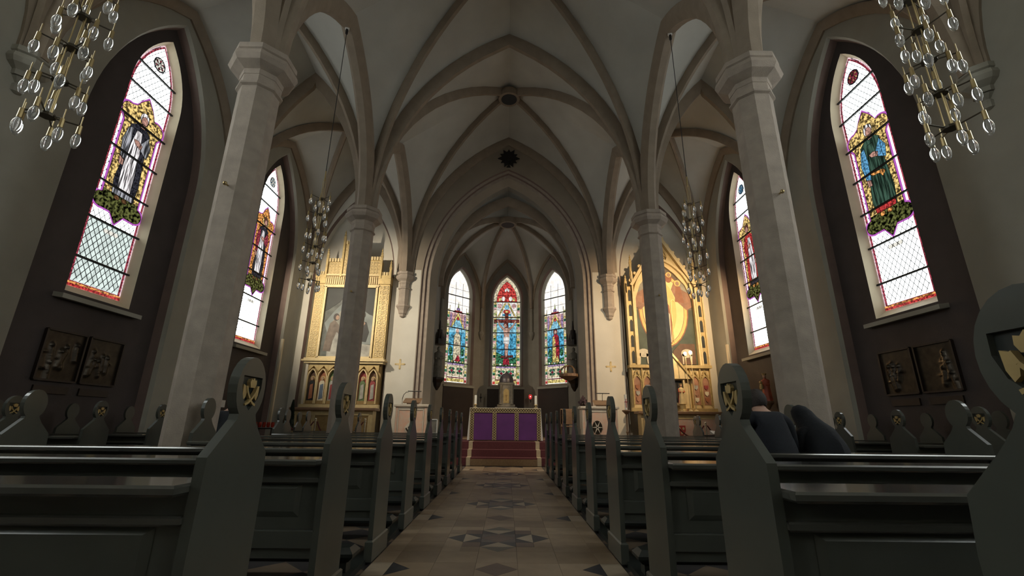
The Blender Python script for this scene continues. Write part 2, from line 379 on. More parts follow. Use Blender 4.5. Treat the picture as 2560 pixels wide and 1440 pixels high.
# aisle ends with a pointed recess
for sx in (-1, 1):
    cx = sx*(4.0+7.05)/2; f = Frame((cx, Y3, 0), (1, 0, 0), (0, -1, 0)); h = 1.52
    mb = MB(); hole = arch(1.45, 6.2, 3.1, 12, 0, 0.3)
    ua, ub = sorted((sx*4.0-cx, sx*7.33-cx)); plane_hole(mb, f, [(ua, -0.05), (ub, -0.05), (ub, 13), (ua, 13)], hole, 0); o = mb.obj('end_wall', 'cream' if True else '', wall_f)
    mb = MB(); skirt(mb, f, hole, 0, arch(1.45, 6.2, 3.1, 12, -0.06, 0.3), -0.10); mb.obj('recess_edge', 'maroon', o)
    mb = MB(); skirt(mb, f, arch(1.45, 6.2, 3.1, 12, -0.06, 0.3), -0.10, arch(1.45, 6.2, 3.1, 12, -0.06, 0.3), -0.35); mb.obj('recess_side', 'cream', o)
    mb = MB(); mb.add([f(-1.7, 0, -0.35), f(1.7, 0, -0.35), f(1.7, 10.2, -0.35), f(-1.7, 10.2, -0.35)], [(0, 1, 2, 3)]); mb.obj('recess_wall', 'cream', o)
# chancel and apse walls
AW, AY = 1.155, 20.0
pts = [(-2.79, Y3+0.70), (-2.79, 18.37), (-AW, AY), (AW, AY), (2.79, 18.37), (2.79, Y3+0.70)]
AWIN = dict(half=0.60, zs=6.55, H=1.14, sill=2.72)
wall_c = MB(); names = []
apse_frames = []
for i in range(5):
    a, b = Vector((*pts[i], 0)), Vector((*pts[i+1], 0)); d = (b-a); L = d.length; d.normalize(); n = Vector((d.y, -d.x, 0))
    f = Frame((a+b)/2, d, n); h = L/2
    if i in (1, 2, 3):
        hole = arch(AWIN['half']+0.16, AWIN['zs'], AWIN['H']+0.16, 10, 0, AWIN['sill']-0.10)
        plane_hole(wall_c, f, [(-h, 0), (h, 0), (h, 11), (-h, 11)], hole, 0); apse_frames.append(f)
    else: wall_c.add([f(-h, 0), f(h, 0), f(h, 11), f(-h, 11)], [(0, 1, 2, 3)])
plane_hole(wall_c, Frame((0, Y3+.70, 0), (1, 0, 0), (0, -1, 0)), [(-2.79, -0.05), (2.79, -0.05), (2.79, 12), (-2.79, 12)], arch(CH['half'], CH['zs'], CH['H'], 16, 0, 0.0), 0)
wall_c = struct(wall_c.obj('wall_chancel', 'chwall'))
for f in apse_frames:
    hole = arch(AWIN['half']+0.16, AWIN['zs'], AWIN['H']+0.16, 10, 0, AWIN['sill']-0.10)
    mb = MB(); skirt(mb, f, hole, 0, arch(AWIN['half']+0.08, AWIN['zs'], AWIN['H']+0.08, 10, 0, AWIN['sill']-0.06), -0.10, True); mb.obj('window_moulding', 'maroon', wall_c)
    mb = MB(); skirt(mb, f, arch(AWIN['half']+0.08, AWIN['zs'], AWIN['H']+0.08, 10, 0, AWIN['sill']-0.06), -0.10, arch(AWIN['half'], AWIN['zs'], AWIN['H'], 10, 0, AWIN['sill']), -0.25, True); mb.obj('window_reveal', 'pier', wall_c)
    mb = MB(); f.rect('', -0.82, 0.82, 2.50, 2.58, None, None, 0, 0.07, mb); mb.obj('window_sill', 'pier', wall_c)
    mb = MB(); f.rect('', -0.80, 0.80, 0.5, 2.5, None, None, 0, 0.03, mb); mb.obj('dado_panel', 'dado', wall_c)
    ang = math.atan2(f.n.y, f.n.x)
    portal(f(0, 5.2, -0.30), (PI/2, 0, ang+PI/2), 1.3, 5.2)
cw = MB(); ring = [(-2.79, Y3+.70), (-2.79, 18.37), (-AW, AY), (AW, AY), (2.79, 18.37), (2.79, Y3+.70)]
BO = (0, 17.21); webs(cw, ring, BO, [8.3, 8.5, 8.5, 8.5, 8.3, 10.40], 6.1, 9.30)
ceil_c = struct(cw.obj('ceiling', 'web', None, True))
for c in ring: rib_half(c, BO, 6.1, 9.30, 0.16, 0.18, 'rib', ceil_c)
for i in (0, 1, 2, 3, 4): rib_arch(ring[i], ring[i+1], 6.1, [8.3, 8.5, 8.5, 8.5, 8.3][i], 0.12, 0.10, 'wall_rib', ceil_c)
rib_arch((-2.79, 16.5), (2.79, 16.5), 6.1, 9.86, 0.26, 0.34, 'cross_arch', ceil_c)
boss_ring(BO, 9.22, ceil_c)
for c in ring[1:5]:
    d = (Vector((BO[0], BO[1], 0))-Vector((*c, 0))).normalized(); q = Vector((*c, 0))+d*0.06
    mb = MB(); mb.lathe([(0.07, 5.0), (0.07, 6.2)], (q.x, q.y), 10); mb.lathe([(0.02, 4.66), (0.08, 4.78), (0.13, 4.9), (0.13, 5.0), (0.07, 5.02)], (q.x, q.y), 10); mb.obj('wall_shaft', 'chwall', wall_c)
# back wall with a tall window group, behind the camera
yb = ys[0]; fb = Frame((0, yb, 0), (-1, 0, 0), (0, 1, 0)); mb = MB()
for cx in (-5.4, 0.0, 5.4):
    f = Frame((cx, yb, 0), (-1, 0, 0), (0, 1, 0)); hw = 1.8 if cx else 3.6
    mb.add([f(-hw, -.05), f(hw, -.05), f(hw, 13), f(-hw, 13)], [(0, 1, 2, 3)])
struct(mb.obj('wall_back', 'pier'))

# ------------------------------------------------------------------ floor
fl = MB(); fl.add([(-7.7, yb, -0.012), (7.7, yb, -0.012), (7.7, Y3+.4, -0.012), (-7.7, Y3+.4, -0.012)], [(0, 1, 2, 3)])
def floor_mat():
    m = bpy.data.materials.new('floor_tiles_far'); m.use_nodes = True; n = m.node_tree.nodes; l = m.node_tree.links; b = n['Principled BSDF']; b.inputs['Roughness'].default_value = 0.45
    tc = n.new('ShaderNodeTexCoord'); mp = n.new('ShaderNodeMapping'); mp.inputs['Rotation'].default_value = (0, 0, PI/4); l.new(tc.outputs['Object'], mp.inputs['Vector'])
    ch = n.new('ShaderNodeTexChecker'); ch.inputs['Scale'].default_value = 3.0; ch.inputs['Color1'].default_value = (0.20, 0.145, 0.10, 1); ch.inputs['Color2'].default_value = (0.05, 0.045, 0.045, 1)
    l.new(mp.outputs['Vector'], ch.inputs['Vector']); l.new(ch.outputs['Color'], b.inputs['Base Color']); return m
floor = struct(fl.obj('floor', floor_mat()))
U = 0.161
TONES = {'beige': [(0.30, 0.215, 0.135), (0.255, 0.178, 0.108), (0.335, 0.245, 0.158), (0.23, 0.16, 0.10), (0.31, 0.225, 0.145)], 'brown': [(0.13, 0.085, 0.062)], 'dark': [(0.028, 0.028, 0.031)],
         'grey': [(0.10, 0.082, 0.07)], 'green': [(0.115, 0.105, 0.08)], 'light': [(0.36, 0.285, 0.20)]}
for k, v in TONES.items():
    for i, c in enumerate(v): mat('tile_%s_%d' % (k, i), c, 0.42, var=0.16, vscale=6, bump=0.05)
def shrink(poly, g=0.0010):
    cx = sum(p[0] for p in poly)/len(poly); cy = sum(p[1] for p in poly)/len(poly); out = []
    for x, y in poly:
        L = math.hypot(x-cx, y-cy); k = (L-g*1.4)/L if L > 1e-4 else 1; out.append((cx+(x-cx)*k, cy+(y-cy)*k))
    return out
_tm = {}
def tile_mesh(poly, tone, i):
    key = (tuple((round(x, 4), round(y, 4)) for x, y in poly), tone, i)
    if key not in _tm:
        mb = MB(); mb.prism(shrink(poly), lambda p: (p[0], p[1], -0.012), lambda p: (p[0], p[1], 0)); _tm[key] = mb.mesh('tile', MATS['tile_%s_%d' % (tone, i)])
    return _tm[key]
tiles = []
def sc(poly): return [(x*U, y*U) for x, y in poly]
STAR = []
def rot(poly, k):
    for _ in range(k): poly = [(-y, x) for x, y in poly]
    return poly
STAR.append(([(1, 0), (0, 1), (-1, 0), (0, -1)], 'brown'))
for k in range(4):
    STAR += [(rot([(1, 0), (1, 1), (0, 1)], k), 'grey'), (rot([(2, -1), (2, 1), (1, 0)], k), 'light'), (rot([(1, 0), (2, 1), (1, 1)], k), 'dark'), (rot([(1, 0), (1, -1), (2, -1)], k), 'dark'),
             (rot([(2, -1), (3, 0), (2, 1)], k), 'green' if k % 2 else 'dark'), (rot([(1, 1), (2, 1), (2, 2), (1, 2)], k), 'brown'),
             (rot([(2, 1), (3, 0), (3, 1)], k), 'beige'), (rot([(2, -1), (3, -1), (3, 0)], k), 'beige'), (rot([(2, 1), (3, 1), (3, 3), (2, 3)], k), 'beige'), (rot([(1, 2), (2, 2), (2, 3), (1, 3)], k), 'beige')]
SY = [4.788+1.931*k for k in range(-2, 5)]
for s_i, cy in enumerate(SY):
    for poly, tone in STAR: tiles.append((0.0, cy, sc(poly), tone))
    sq = [(-1, -1), (1, -1), (1, 1), (-1, 1)]
    for r in (-2, 0, 2):                                   # three plain rows between the stars
        for c in (-4, -2, 0, 2, 4):
            x, y = c*U, cy+(6+r)*U
            if c == 0 and r == 0:
                tiles.append((x, y, sc([(1, 0), (0, 1), (-1, 0), (0, -1)]), 'brown'))
                for k in range(4): tiles.append((x, y, sc(rot([(1, 0), (1, 1), (0, 1)], k)), 'beige'))
            elif abs(c) == 4 and r == 0:
                s = 1 if c > 0 else -1
                tiles.append((x, y, sc([(s*1, -1), (s*1, 1), (0, 0)]), 'dark')); tiles.append((x, y, sc([(-s, -1), (s, -1), (0, 0), (s, 1), (-s, 1)]), 'beige'))
            else: tiles.append((x, y, sc(sq), 'beige'))
    for r in (-2, 0, 2):
        for c in (-4, 4): tiles.append((c*U, cy+r*U, sc(sq), 'beige'))
    for s in (-1, 1):                                      # half tiles along the pews
        for r in (-2, 0, 2): tiles.append((s*5.5*U, cy+r*U, sc([(-.5, -1), (.5, -1), (.5, 1), (-.5, 1)]), 'beige'))
        for r in (-2, 2): tiles.append((s*5.5*U, cy+(6+r)*U, sc([(-.5, -1), (.5, -1), (.5, 1), (-.5, 1)]), 'dark' if False else 'beige'))
        tiles.append((s*5.5*U, cy+6*U, sc([(-.5, -1), (.5, -1), (.5, 1), (-.5, 1)]), 'light'))
tiles = [t for t in tiles if t[1] < 12.5]
tiles.sort(key=lambda t: (abs(t[1]-3.7) if t[1] > 3.1 else 50))
far = {}
for i, (x, y, poly, tone) in enumerate(tiles):
    k = random.randrange(len(TONES[tone]))
    if i < 290: link('tile', tile_mesh(poly, tone, k), floor, (x, y, 0))
    else:
        mb = far.setdefault((tone, k), MB()); q = shrink(poly); mb.prism(q, lambda p: (p[0]+x, p[1]+y, -0.012), lambda p: (p[0]+x, p[1]+y, 0))
for (tone, k), mb in far.items(): stuff(mb.obj('far_tiles', MATS['tile_%s_%d' % (tone, k)], floor))
for sx in (-1, 1):
    mb = MB(); mb.box(sx*1.06-0.05, sx*1.06+0.05, 0.3, 11.9, -0.01, 0.03); struct(mb.obj('trim_%d' % (1 if sx < 0 else 2), 'pewdark'))

# sanctuary steps and platform
mb = MB()
for y, z0, z1 in ((12.55, 0, 0.186), (12.90, 0.186, 0.365), (13.25, 0.365, 0.557)):
    mb.box(-7.0, 7.0, y, 20.5 if z1 > 0.5 else Y3, z0 if z0 else -0.01, z1)
steps = struct(mb.obj('floor_sanctuary', 'tan'))
carpet = thing('red_carpet', 'dark red carpet with two cream stripes running down the altar steps', 'carpet', (0, 12.55, 0))
prof = [(0.0, 0.0), (0.0, 0.186), (0.35, 0.186), (0.35, 0.365), (0.70, 0.365), (0.70, 0.557), (2.6, 0.557)]
def run_strip(x0, x1, name, m, t, parent, i0=0):
    mb = MB(); P = prof[i0:]; up = []
    for i, (y, z) in enumerate(P):
        dy = -t if (i+i0) < 6 else 0; dz = t if (i+i0) > 0 else 0
        up.append((y+dy, z+dz))
    n = len(P); v = []
    for x in (x0, x1): v += [(x, y, z+0.001) for y, z in P]+[(x, y, z) for y, z in up]
    f = []
    for i in range(n-1): f += [(n+i, n+i+1, 3*n+i+1, 3*n+i), (i, i+1, n+i+1, n+i), (2*n+i, 3*n+i, 3*n+i+1, 2*n+i+1), (i, 2*n+i, 2*n+i+1, i+1)]
    mb.add(v, f); return mb.obj(name, m, parent)
run_strip(-1.55, 1.55, 'pile', 'red', 0.012, carpet, 0)
for sx in (-1, 1): run_strip(sx*0.93-0.055, sx*0.93+0.055, 'cream_stripe', 'creamband', 0.018, carpet, 0)
mb = MB(); mb.box(-0.87, 0.87, -0.022, -0.011, 0.002, 0.165); mb.obj('tan_front', 'tan', carpet)

# ------------------------------------------------------------------ columns
def column(x, y, label):
    t = thing('stone_column', label, 'column', (x, y, 0), group='octagonal stone columns of the arcade')
    a, A = 0.25, 0.40
    mb = MB(); mb.loft([octa(r, z) for r, z in ((0.40, 0), (0.40, 0.35), (0.34, 0.42), (0.34, 0.5), (0.27, 0.58))]); mb.obj('base', 'stone', t)
    mb = MB(); mb.loft([octa(a, 0.55), octa(a, 5.64)]); mb.obj('shaft', 'stone', t)
    mb = MB(); mb.loft([octa(r, z) for r, z in ((a, 5.60), (a+0.035, 5.62), (a+0.035, 5.65), (a+0.005, 5.67), (a+0.01, 5.84))]); mb.obj('neck_ring', 'stone', t)
    mb = MB(); capital(mb, a, A, ZC); mb.obj('capital', 'stone', t)
    mb = MB(); mb.tube([(0, -a, 4.0), (0, -a-0.05, 4.0)], 0.012, 8); mb.ball((0, -a-0.06, 4.0), 0.028, 10, 6); mb.obj('hook', 'brass', t, True)
    return t
column(-W, Y1, 'tall octagonal stone column on the left, nearest the camera')
column(W, Y1, 'tall octagonal stone column on the right, nearest the camera, behind the man and woman')
column(-W, Y2, 'octagonal stone column standing in front of the left side altar')
column(W, Y2, 'octagonal stone column standing in front of the right side altar')

# ------------------------------------------------------------------ stained glass windows
def inside(p, poly):
    x, y = p; c = False; n = len(poly)
    for i in range(n):
        (x1, y1), (x2, y2) = poly[i], poly[(i+1) % n]
        if (y1 > y) != (y2 > y) and x < (x2-x1)*(y-y1)/(y2-y1)+x1: c = not c
    return c
def clip_y(poly, lo, hi):
    for s, lim in ((1, lo), (-1, hi)):
        out = []
        for i in range(len(poly)):
            a, b = poly[i], poly[(i+1) % len(poly)]; ia, ib = s*(a[1]-lim) >= 0, s*(b[1]-lim) >= 0
            if ia: out.append(a)
            if ia != ib:
                t = (lim-a[1])/(b[1]-a[1]); out.append((a[0]+(b[0]-a[0])*t, lim))
        poly = out
        if len(poly) < 3: return []
    return poly
WIN_N = [0]
from mathutils.geometry import delaunay_2d_cdt
class Painter:
    """collects the coloured pieces of one window and cuts them against each other, so that each is one sheet of glass"""
    def __init__(s): s.p = []
    def add(s, name, pts, m, lay):
        ar = sum(a[0]*b[1]-b[0]*a[1] for a, b in zip(pts, list(pts[1:])+[pts[0]]))
        s.p.append((name, list(pts) if ar > 0 else list(reversed(pts)), m, lay))
    def build(s, f, o):
        vs, fs = [], []
        for name, pts, m, lay in s.p:
            n = len(vs); vs += [Vector((a, b)) for a, b in pts]; fs.append(list(range(n, n+len(pts))))
        V, E_, F, ov, oe, of = delaunay_2d_cdt(vs, [], fs, 0, 1e-5, True)
        per = {}
        for face, ids in zip(F, of):
            if not ids: continue
            top = max(ids, key=lambda i: (s.p[i][3], i)); per.setdefault(top, []).append(face)
        for i in sorted(per):
            name, pts, m, lay = s.p[i]; mb = MB(); idx = {}
            used = sorted({k for fc in per[i] for k in fc}); n = len(used); mp = {k: j for j, k in enumerate(used)}
            v = [f(V[k].x, V[k].y, 0.004) for k in used]+[f(V[k].x, V[k].y, 0.0) for k in used]
            mb.add(v, [tuple(mp[k] for k in fc) for fc in per[i]]+[tuple(n+mp[k] for k in reversed(fc)) for fc in per[i]])
            me = bpy.data.meshes.new(name); me.from_pydata(mb.v, [], mb.f); me.materials.append(GC[m] if isinstance(m, str) else m); link(name, me, o)
        # lead came around every piece
        lm = MB()
        for name, pts, m, lay in s.p:
            if lay >= 2: f.bar(list(pts)+[pts[0]], 0.008, 0.0045, 0.008, lm)
        if lm.v: lm.obj('lead_came', 'lead', o)
PT = [None]
def new_window(f, half, zs, H, sill, bars, panes_mat):
    WIN_N[0] += 1; o = bpy.data.objects.new('window_%d' % WIN_N[0], None); COL.objects.link(o); struct(o)
    PT[0] = Painter(); ol = arch(half, zs, H, 10, 0, sill); cuts = [sill]+bars+[zs+H]
    for a, b in zip(cuts[:-1], cuts[1:]):
        p = clip_y(ol, a, b)
        if p: PT[0].add('pane', p, panes_mat, 0)
    for z in bars:
        hw = half
        for q0, q1 in zip(ol[:-1], ol[1:]):
            if q0[0] < 0 and (q0[1]-z)*(q1[1]-z) <= 0 and q0[1] != q1[1]: hw = -(q0[0]+(q1[0]-q0[0])*(z-q0[1])/(q1[1]-q0[1]))
        mb = MB(); f.rect('', -hw-0.03, hw+0.03, z-0.018, z+0.018, None, None, 0.012, 0.045, mb); mb.obj('saddle_bar', 'lead', o)
    return o, ol
clear = glass('glass_clear', (SKY*0.80, SKY*0.86, SKY*0.86))
G = lambda n, c, **k: glass('glass_'+n, c, **k)
GC = dict(gold=G('gold', (0.78, 0.55, 0.20), tex=0.75, tscale=22), purple=G('purple', (0.50, 0.12, 0.55)), skin=G('skin', (0.55, 0.30, 0.24), tex=0.3), white=G('white', (1.0, 0.95, 0.98), stripes=0.8, tscale=30), black=G('black', (0.03, 0.03, 0.04), tex=0.5),
          grey=G('grey', (0.35, 0.36, 0.40), stripes=0.7, tscale=30), green=G('green', (0.04, 0.085, 0.06), stripes=0.6, tscale=26), blue=G('blue', (0.12, 0.36, 0.62), tex=0.4), red=G('red', (0.55, 0.05, 0.05), tex=0.5), foliage=G('foliage', (0.09, 0.10, 0.03), tex=0.9, tscale=16),
          brown=G('brown', (0.14, 0.07, 0.03), tex=0.4), orange=G('orange', (0.80, 0.35, 0.10), tex=0.6, tscale=20), hair=G('hair', (0.10, 0.04, 0.03)), pink=G('pink', (0.85, 0.62, 0.68), tex=0.2), rose=G('rose', (0.35, 0.05, 0.08), tex=0.5), pale=G('pale', (0.90, 0.88, 0.80)))
def piece(f, o, pts, m, lay, name='glass_piece'):
    PT[0].add(name, pts, m, lay)
def lattice(f, o, ol, z0, z1, avoid=None, sx=0.115, sz=0.17):
    mb = MB(); half = max(p[0] for p in ol)-0.07; nseg = 0
    for sgn in (1, -1):
        c = -6
        for k in range(-60, 120):
            # lines u*sz*sgn/sx + k*sz = v
            pts = []
            u = -half
            seg = None; step = sx/2
            while u <= half+1e-6:
                v = z0 + k*sz + sgn*u*sz/sx; ok = z0 < v < z1 and inside((u*1.06, v), ol) and not (avoid and inside((u, v), avoid))
                if ok: seg = (seg[0] if seg else (u, v), (u, v))
                if (not ok or u+step > half) and seg:
                    if seg[0] != seg[1]: f.bar([seg[0], seg[1]], 0.010, 0.0045, 0.009, mb)
                    seg = None
                u += step
    if mb.v: stuff(mb.obj('lead_lattice', 'lead', o))
GLOW = glass('glass_aqua', (0.80, 0.93, 0.90), tex=0.12, tscale=9)
def border(f, o, ol, sill, zs, H, half, cols=('rose', 'pink'), low=False):
    PT[0].add('border_edge', ol, GC[cols[1]], 0.1)
    PT[0].add('border_band', arch(half-0.03, zs, H-0.04, 10, 0, sill+0.03), GC[cols[0]], 0.2)
    inn = arch(half-0.075, zs, H-0.09, 10, 0, sill+0.10); bars = bars_of(sill)
    for a, b in zip([sill]+bars, bars+[zs+H]):
        p = clip_y(inn, a, b)
        if p: PT[0].add('pane', p, clear if not (low and b < 4.7) else GLOW, 0.3)
    PT[0].add('sill_band', [(-half, sill), (half, sill), (half, sill+0.05), (-half, sill+0.05)], GC['red'], 0.4); PT[0].add('sill_band', [(-half, sill+0.05), (half, sill+0.05), (half, sill+0.085), (-half, sill+0.085)], GC['orange'], 0.4)
def bars_of(sill): return [3.81, 4.59, 5.34, 6.10, 6.85, 7.58, 8.12]
def tref(k=0.0):
    """outline of the coloured field: trefoil head, straight sides, lobed foot with a point"""
    p = []; q = k; X = 1.13
    p += [(-0.36-k, 5.15), (-0.36-k, 6.75)]
    p += ell(-0.31, 6.98, 0.16+k, 0.17+k, 8, PI*1.25, PI*0.35)
    p += [(-0.20, 7.20+k), (-0.13, 7.34+k), (0, 7.50+k*1.4), (0.13, 7.34+k), (0.20, 7.20+k)]
    p += ell(0.31, 6.98, 0.16+k, 0.17+k, 8, PI*0.65, -PI*0.25)
    p += [(0.36+k, 6.75), (0.36+k, 5.15)]
    p += ell(0.34, 5.0, 0.15+k, 0.15+k, 8, PI*0.4, -PI*0.6)
    p += [(0.14, 4.86-k), (0, 4.66-k*1.5), (-0.14, 4.86-k)]
    p += ell(-0.34, 5.0, 0.15+k, 0.15+k, 8, PI*1.6, PI*0.6)
    return [(a*1.13, b) for a, b in p]
def saint(f, o, c):
    s = c.get('flip', 1); X = lambda pts: [(s*a*1.12, b) for a, b in pts]
    piece(f, o, tref(0.042), c['edge'], 1, 'field_border'); 
    piece(f, o, tref(0), c['field'], 2, 'field')
    piece(f, o, clip_y(tref(0), 4.6, 5.22), 'foliage', 3, 'ground')
    piece(f, o, X([(-0.20, 5.22), (0.24, 5.22), (0.27, 5.6), (0.23, 6.1), (0.20, 6.45), (0.22, 6.75), (0.10, 6.86), (-0.08, 6.86), (-0.22, 6.75), (-0.24, 6.3), (-0.20, 5.9), (-0.24, 5.5)]), c['cloak'], 4, 'cloak')
    piece(f, o, X([(-0.13, 5.22), (0.14, 5.22), (0.13, 5.7), (0.11, 6.25), (0.05, 6.72), (-0.07, 6.72), (-0.13, 6.3), (-0.15, 5.7)]), c['robe'], 5, 'robe')
    piece(f, o, X([(-0.25, 6.0), (-0.15, 5.95), (-0.12, 6.35), (-0.15, 6.72), (-0.24, 6.66), (-0.30, 6.35)]), c['sleeve'], 5, 'sleeve')
    piece(f, o, X([(0.20, 6.72), (0.30, 6.5), (0.26, 6.25), (0.06, 6.38), (0.08, 6.5)]), c['sleeve'], 6, 'sleeve')
    piece(f, o, X([(0.10, 6.36), (-0.04, 6.42), (-0.08, 6.50), (0.02, 6.52), (0.12, 6.46)]), 'skin', 7, 'hand')
    piece(f, o, X([(-0.26, 6.02), (-0.16, 5.97), (-0.15, 5.84), (-0.24, 5.84)]), 'skin', 7, 'hand')
    if c.get('halo'): piece(f, o, X(ell(0.02, 7.02, 0.17, 0.17)), c['halo'], 3, 'halo')
    piece(f, o, X(ell(0.02, 7.04, 0.10, 0.135)), c['hair'], 5, 'hair'); piece(f, o, X(ell(0.03, 6.99, 0.073, 0.105)), 'skin', 6, 'face')
    piece(f, o, X([(-0.02, 6.82), (0.08, 6.82), (0.06, 6.92), (0.0, 6.92)]), 'skin', 6, 'neck')
    piece(f, o, X([(-0.20, 5.22), (0.22, 5.22), (0.23, 5.34), (-0.22, 5.34)]), c['hem'], 7, 'hem')
    for q in (-0.09, 0.07): piece(f, o, X(ell(q, 5.17, 0.06, 0.05, 8)), c.get('foot', 'brown'), 7, 'foot')
    if c.get('belt'): piece(f, o, X([(-0.16, 6.1), (0.14, 6.05), (0.18, 5.98), (0.10, 5.9), (0.05, 6.0), (-0.10, 6.03)]), c['belt'], 8, 'belt')
def side_window(sx, yc, c, full=True):
    f = Frame((sx*GX, yc, 0), (0, -sx, 0), (-sx, 0, 0))
    bars = [3.81, 4.59, 5.34, 6.10, 6.85, 7.58, 8.12] if full else [5.0, 6.5]
    o, ol = new_window(f, WIN['half'], WIN['zs'], WIN['H'], WIN['sill'], bars, clear)
    if not full: PT[0].build(f, o); return
    border(f, o, ol, WIN['sill'], WIN['zs'], WIN['H'], WIN['half'], low=c.get('low', False))
    saint(f, o, c)
    cz = 8.42
    piece(f, o, ell(0, cz, 0.165, 0.165, 18), 'black', 1, 'medallion_ring'); piece(f, o, ell(0, cz, 0.14, 0.14, 18), c['medal'], 2, 'medallion')
    for k in range(6):
        t = k*PI/3+0.3; piece(f, o, [(0.03*math.cos(t+1), cz+0.03*math.sin(t+1)), (0.12*math.cos(t), cz+0.12*math.sin(t)), (0.12*math.cos(t+0.35), cz+0.12*math.sin(t+0.35))], c['petal'], 3, 'petal')
    lattice(f, o, ol, WIN['sill']+0.09, 8.9, tref(0.03)); 
    piece(f, o, [(-0.16, 4.42), (0.16, 4.42), (0.16, 4.50), (-0.16, 4.50)], 'pale', 1, 'name_scroll')
    PT[0].build(f, o)
C1 = dict(low=True, edge='purple', field='gold', cloak='black', robe='white', sleeve='grey', hair='white', hem='grey', medal='pale', petal='rose', foot='brown')
C2 = dict(edge='purple', field='orange', cloak='black', robe='white', sleeve='rose', hair='hair', halo='gold', hem='black', medal='pale', petal='blue', foot='brown')
C3 = dict(edge='purple', field='gold', cloak='green', robe='green', sleeve='blue', hair='white', hem='red', medal='rose', petal='gold', belt='orange', foot='orange')
C4 = dict(edge='purple', field='gold', cloak='red', robe='white', sleeve='red', hair='hair', halo='gold', hem='black', medal='blue', petal='white', foot='orange', flip=-1)
side_window(-1, wcent[2], C1); side_window(1, wcent[2], C3); side_window(-1, wcent[3], C2); side_window(1, wcent[3], C4)
# apse windows
A = {k: G('a_'+k, c, tex=t, tscale=s) for k, c, t, s in (('red', (0.62, 0.07, 0.06), 0.4, 12), ('blue', (0.10, 0.42, 0.66), 0.45, 9), ('sky', (0.28, 0.62, 0.80), 0.3, 9), ('green', (0.05, 0.20, 0.10), 0.6, 14), ('lime', (0.34, 0.40, 0.16), 0.4, 12), ('yellow', (0.72, 0.58, 0.20), 0.4, 12),
     ('cream', (0.75, 0.66, 0.46), 0.35, 14), ('pink', (0.72, 0.42, 0.42), 0.3, 10), ('flesh', (0.62, 0.38, 0.30), 0.25, 10), ('wood', (0.20, 0.05, 0.04), 0.4, 12), ('violet', (0.38, 0.26, 0.50), 0.4, 12), ('white', (0.95, 0.93, 0.90), 0.15, 10), ('dark', (0.05, 0.05, 0.05), 0.4, 12), ('hot', (1.35, 1.28, 1.20), 0.12, 6), ('crimson', (0.42, 0.03, 0.05), 0.4, 12))}
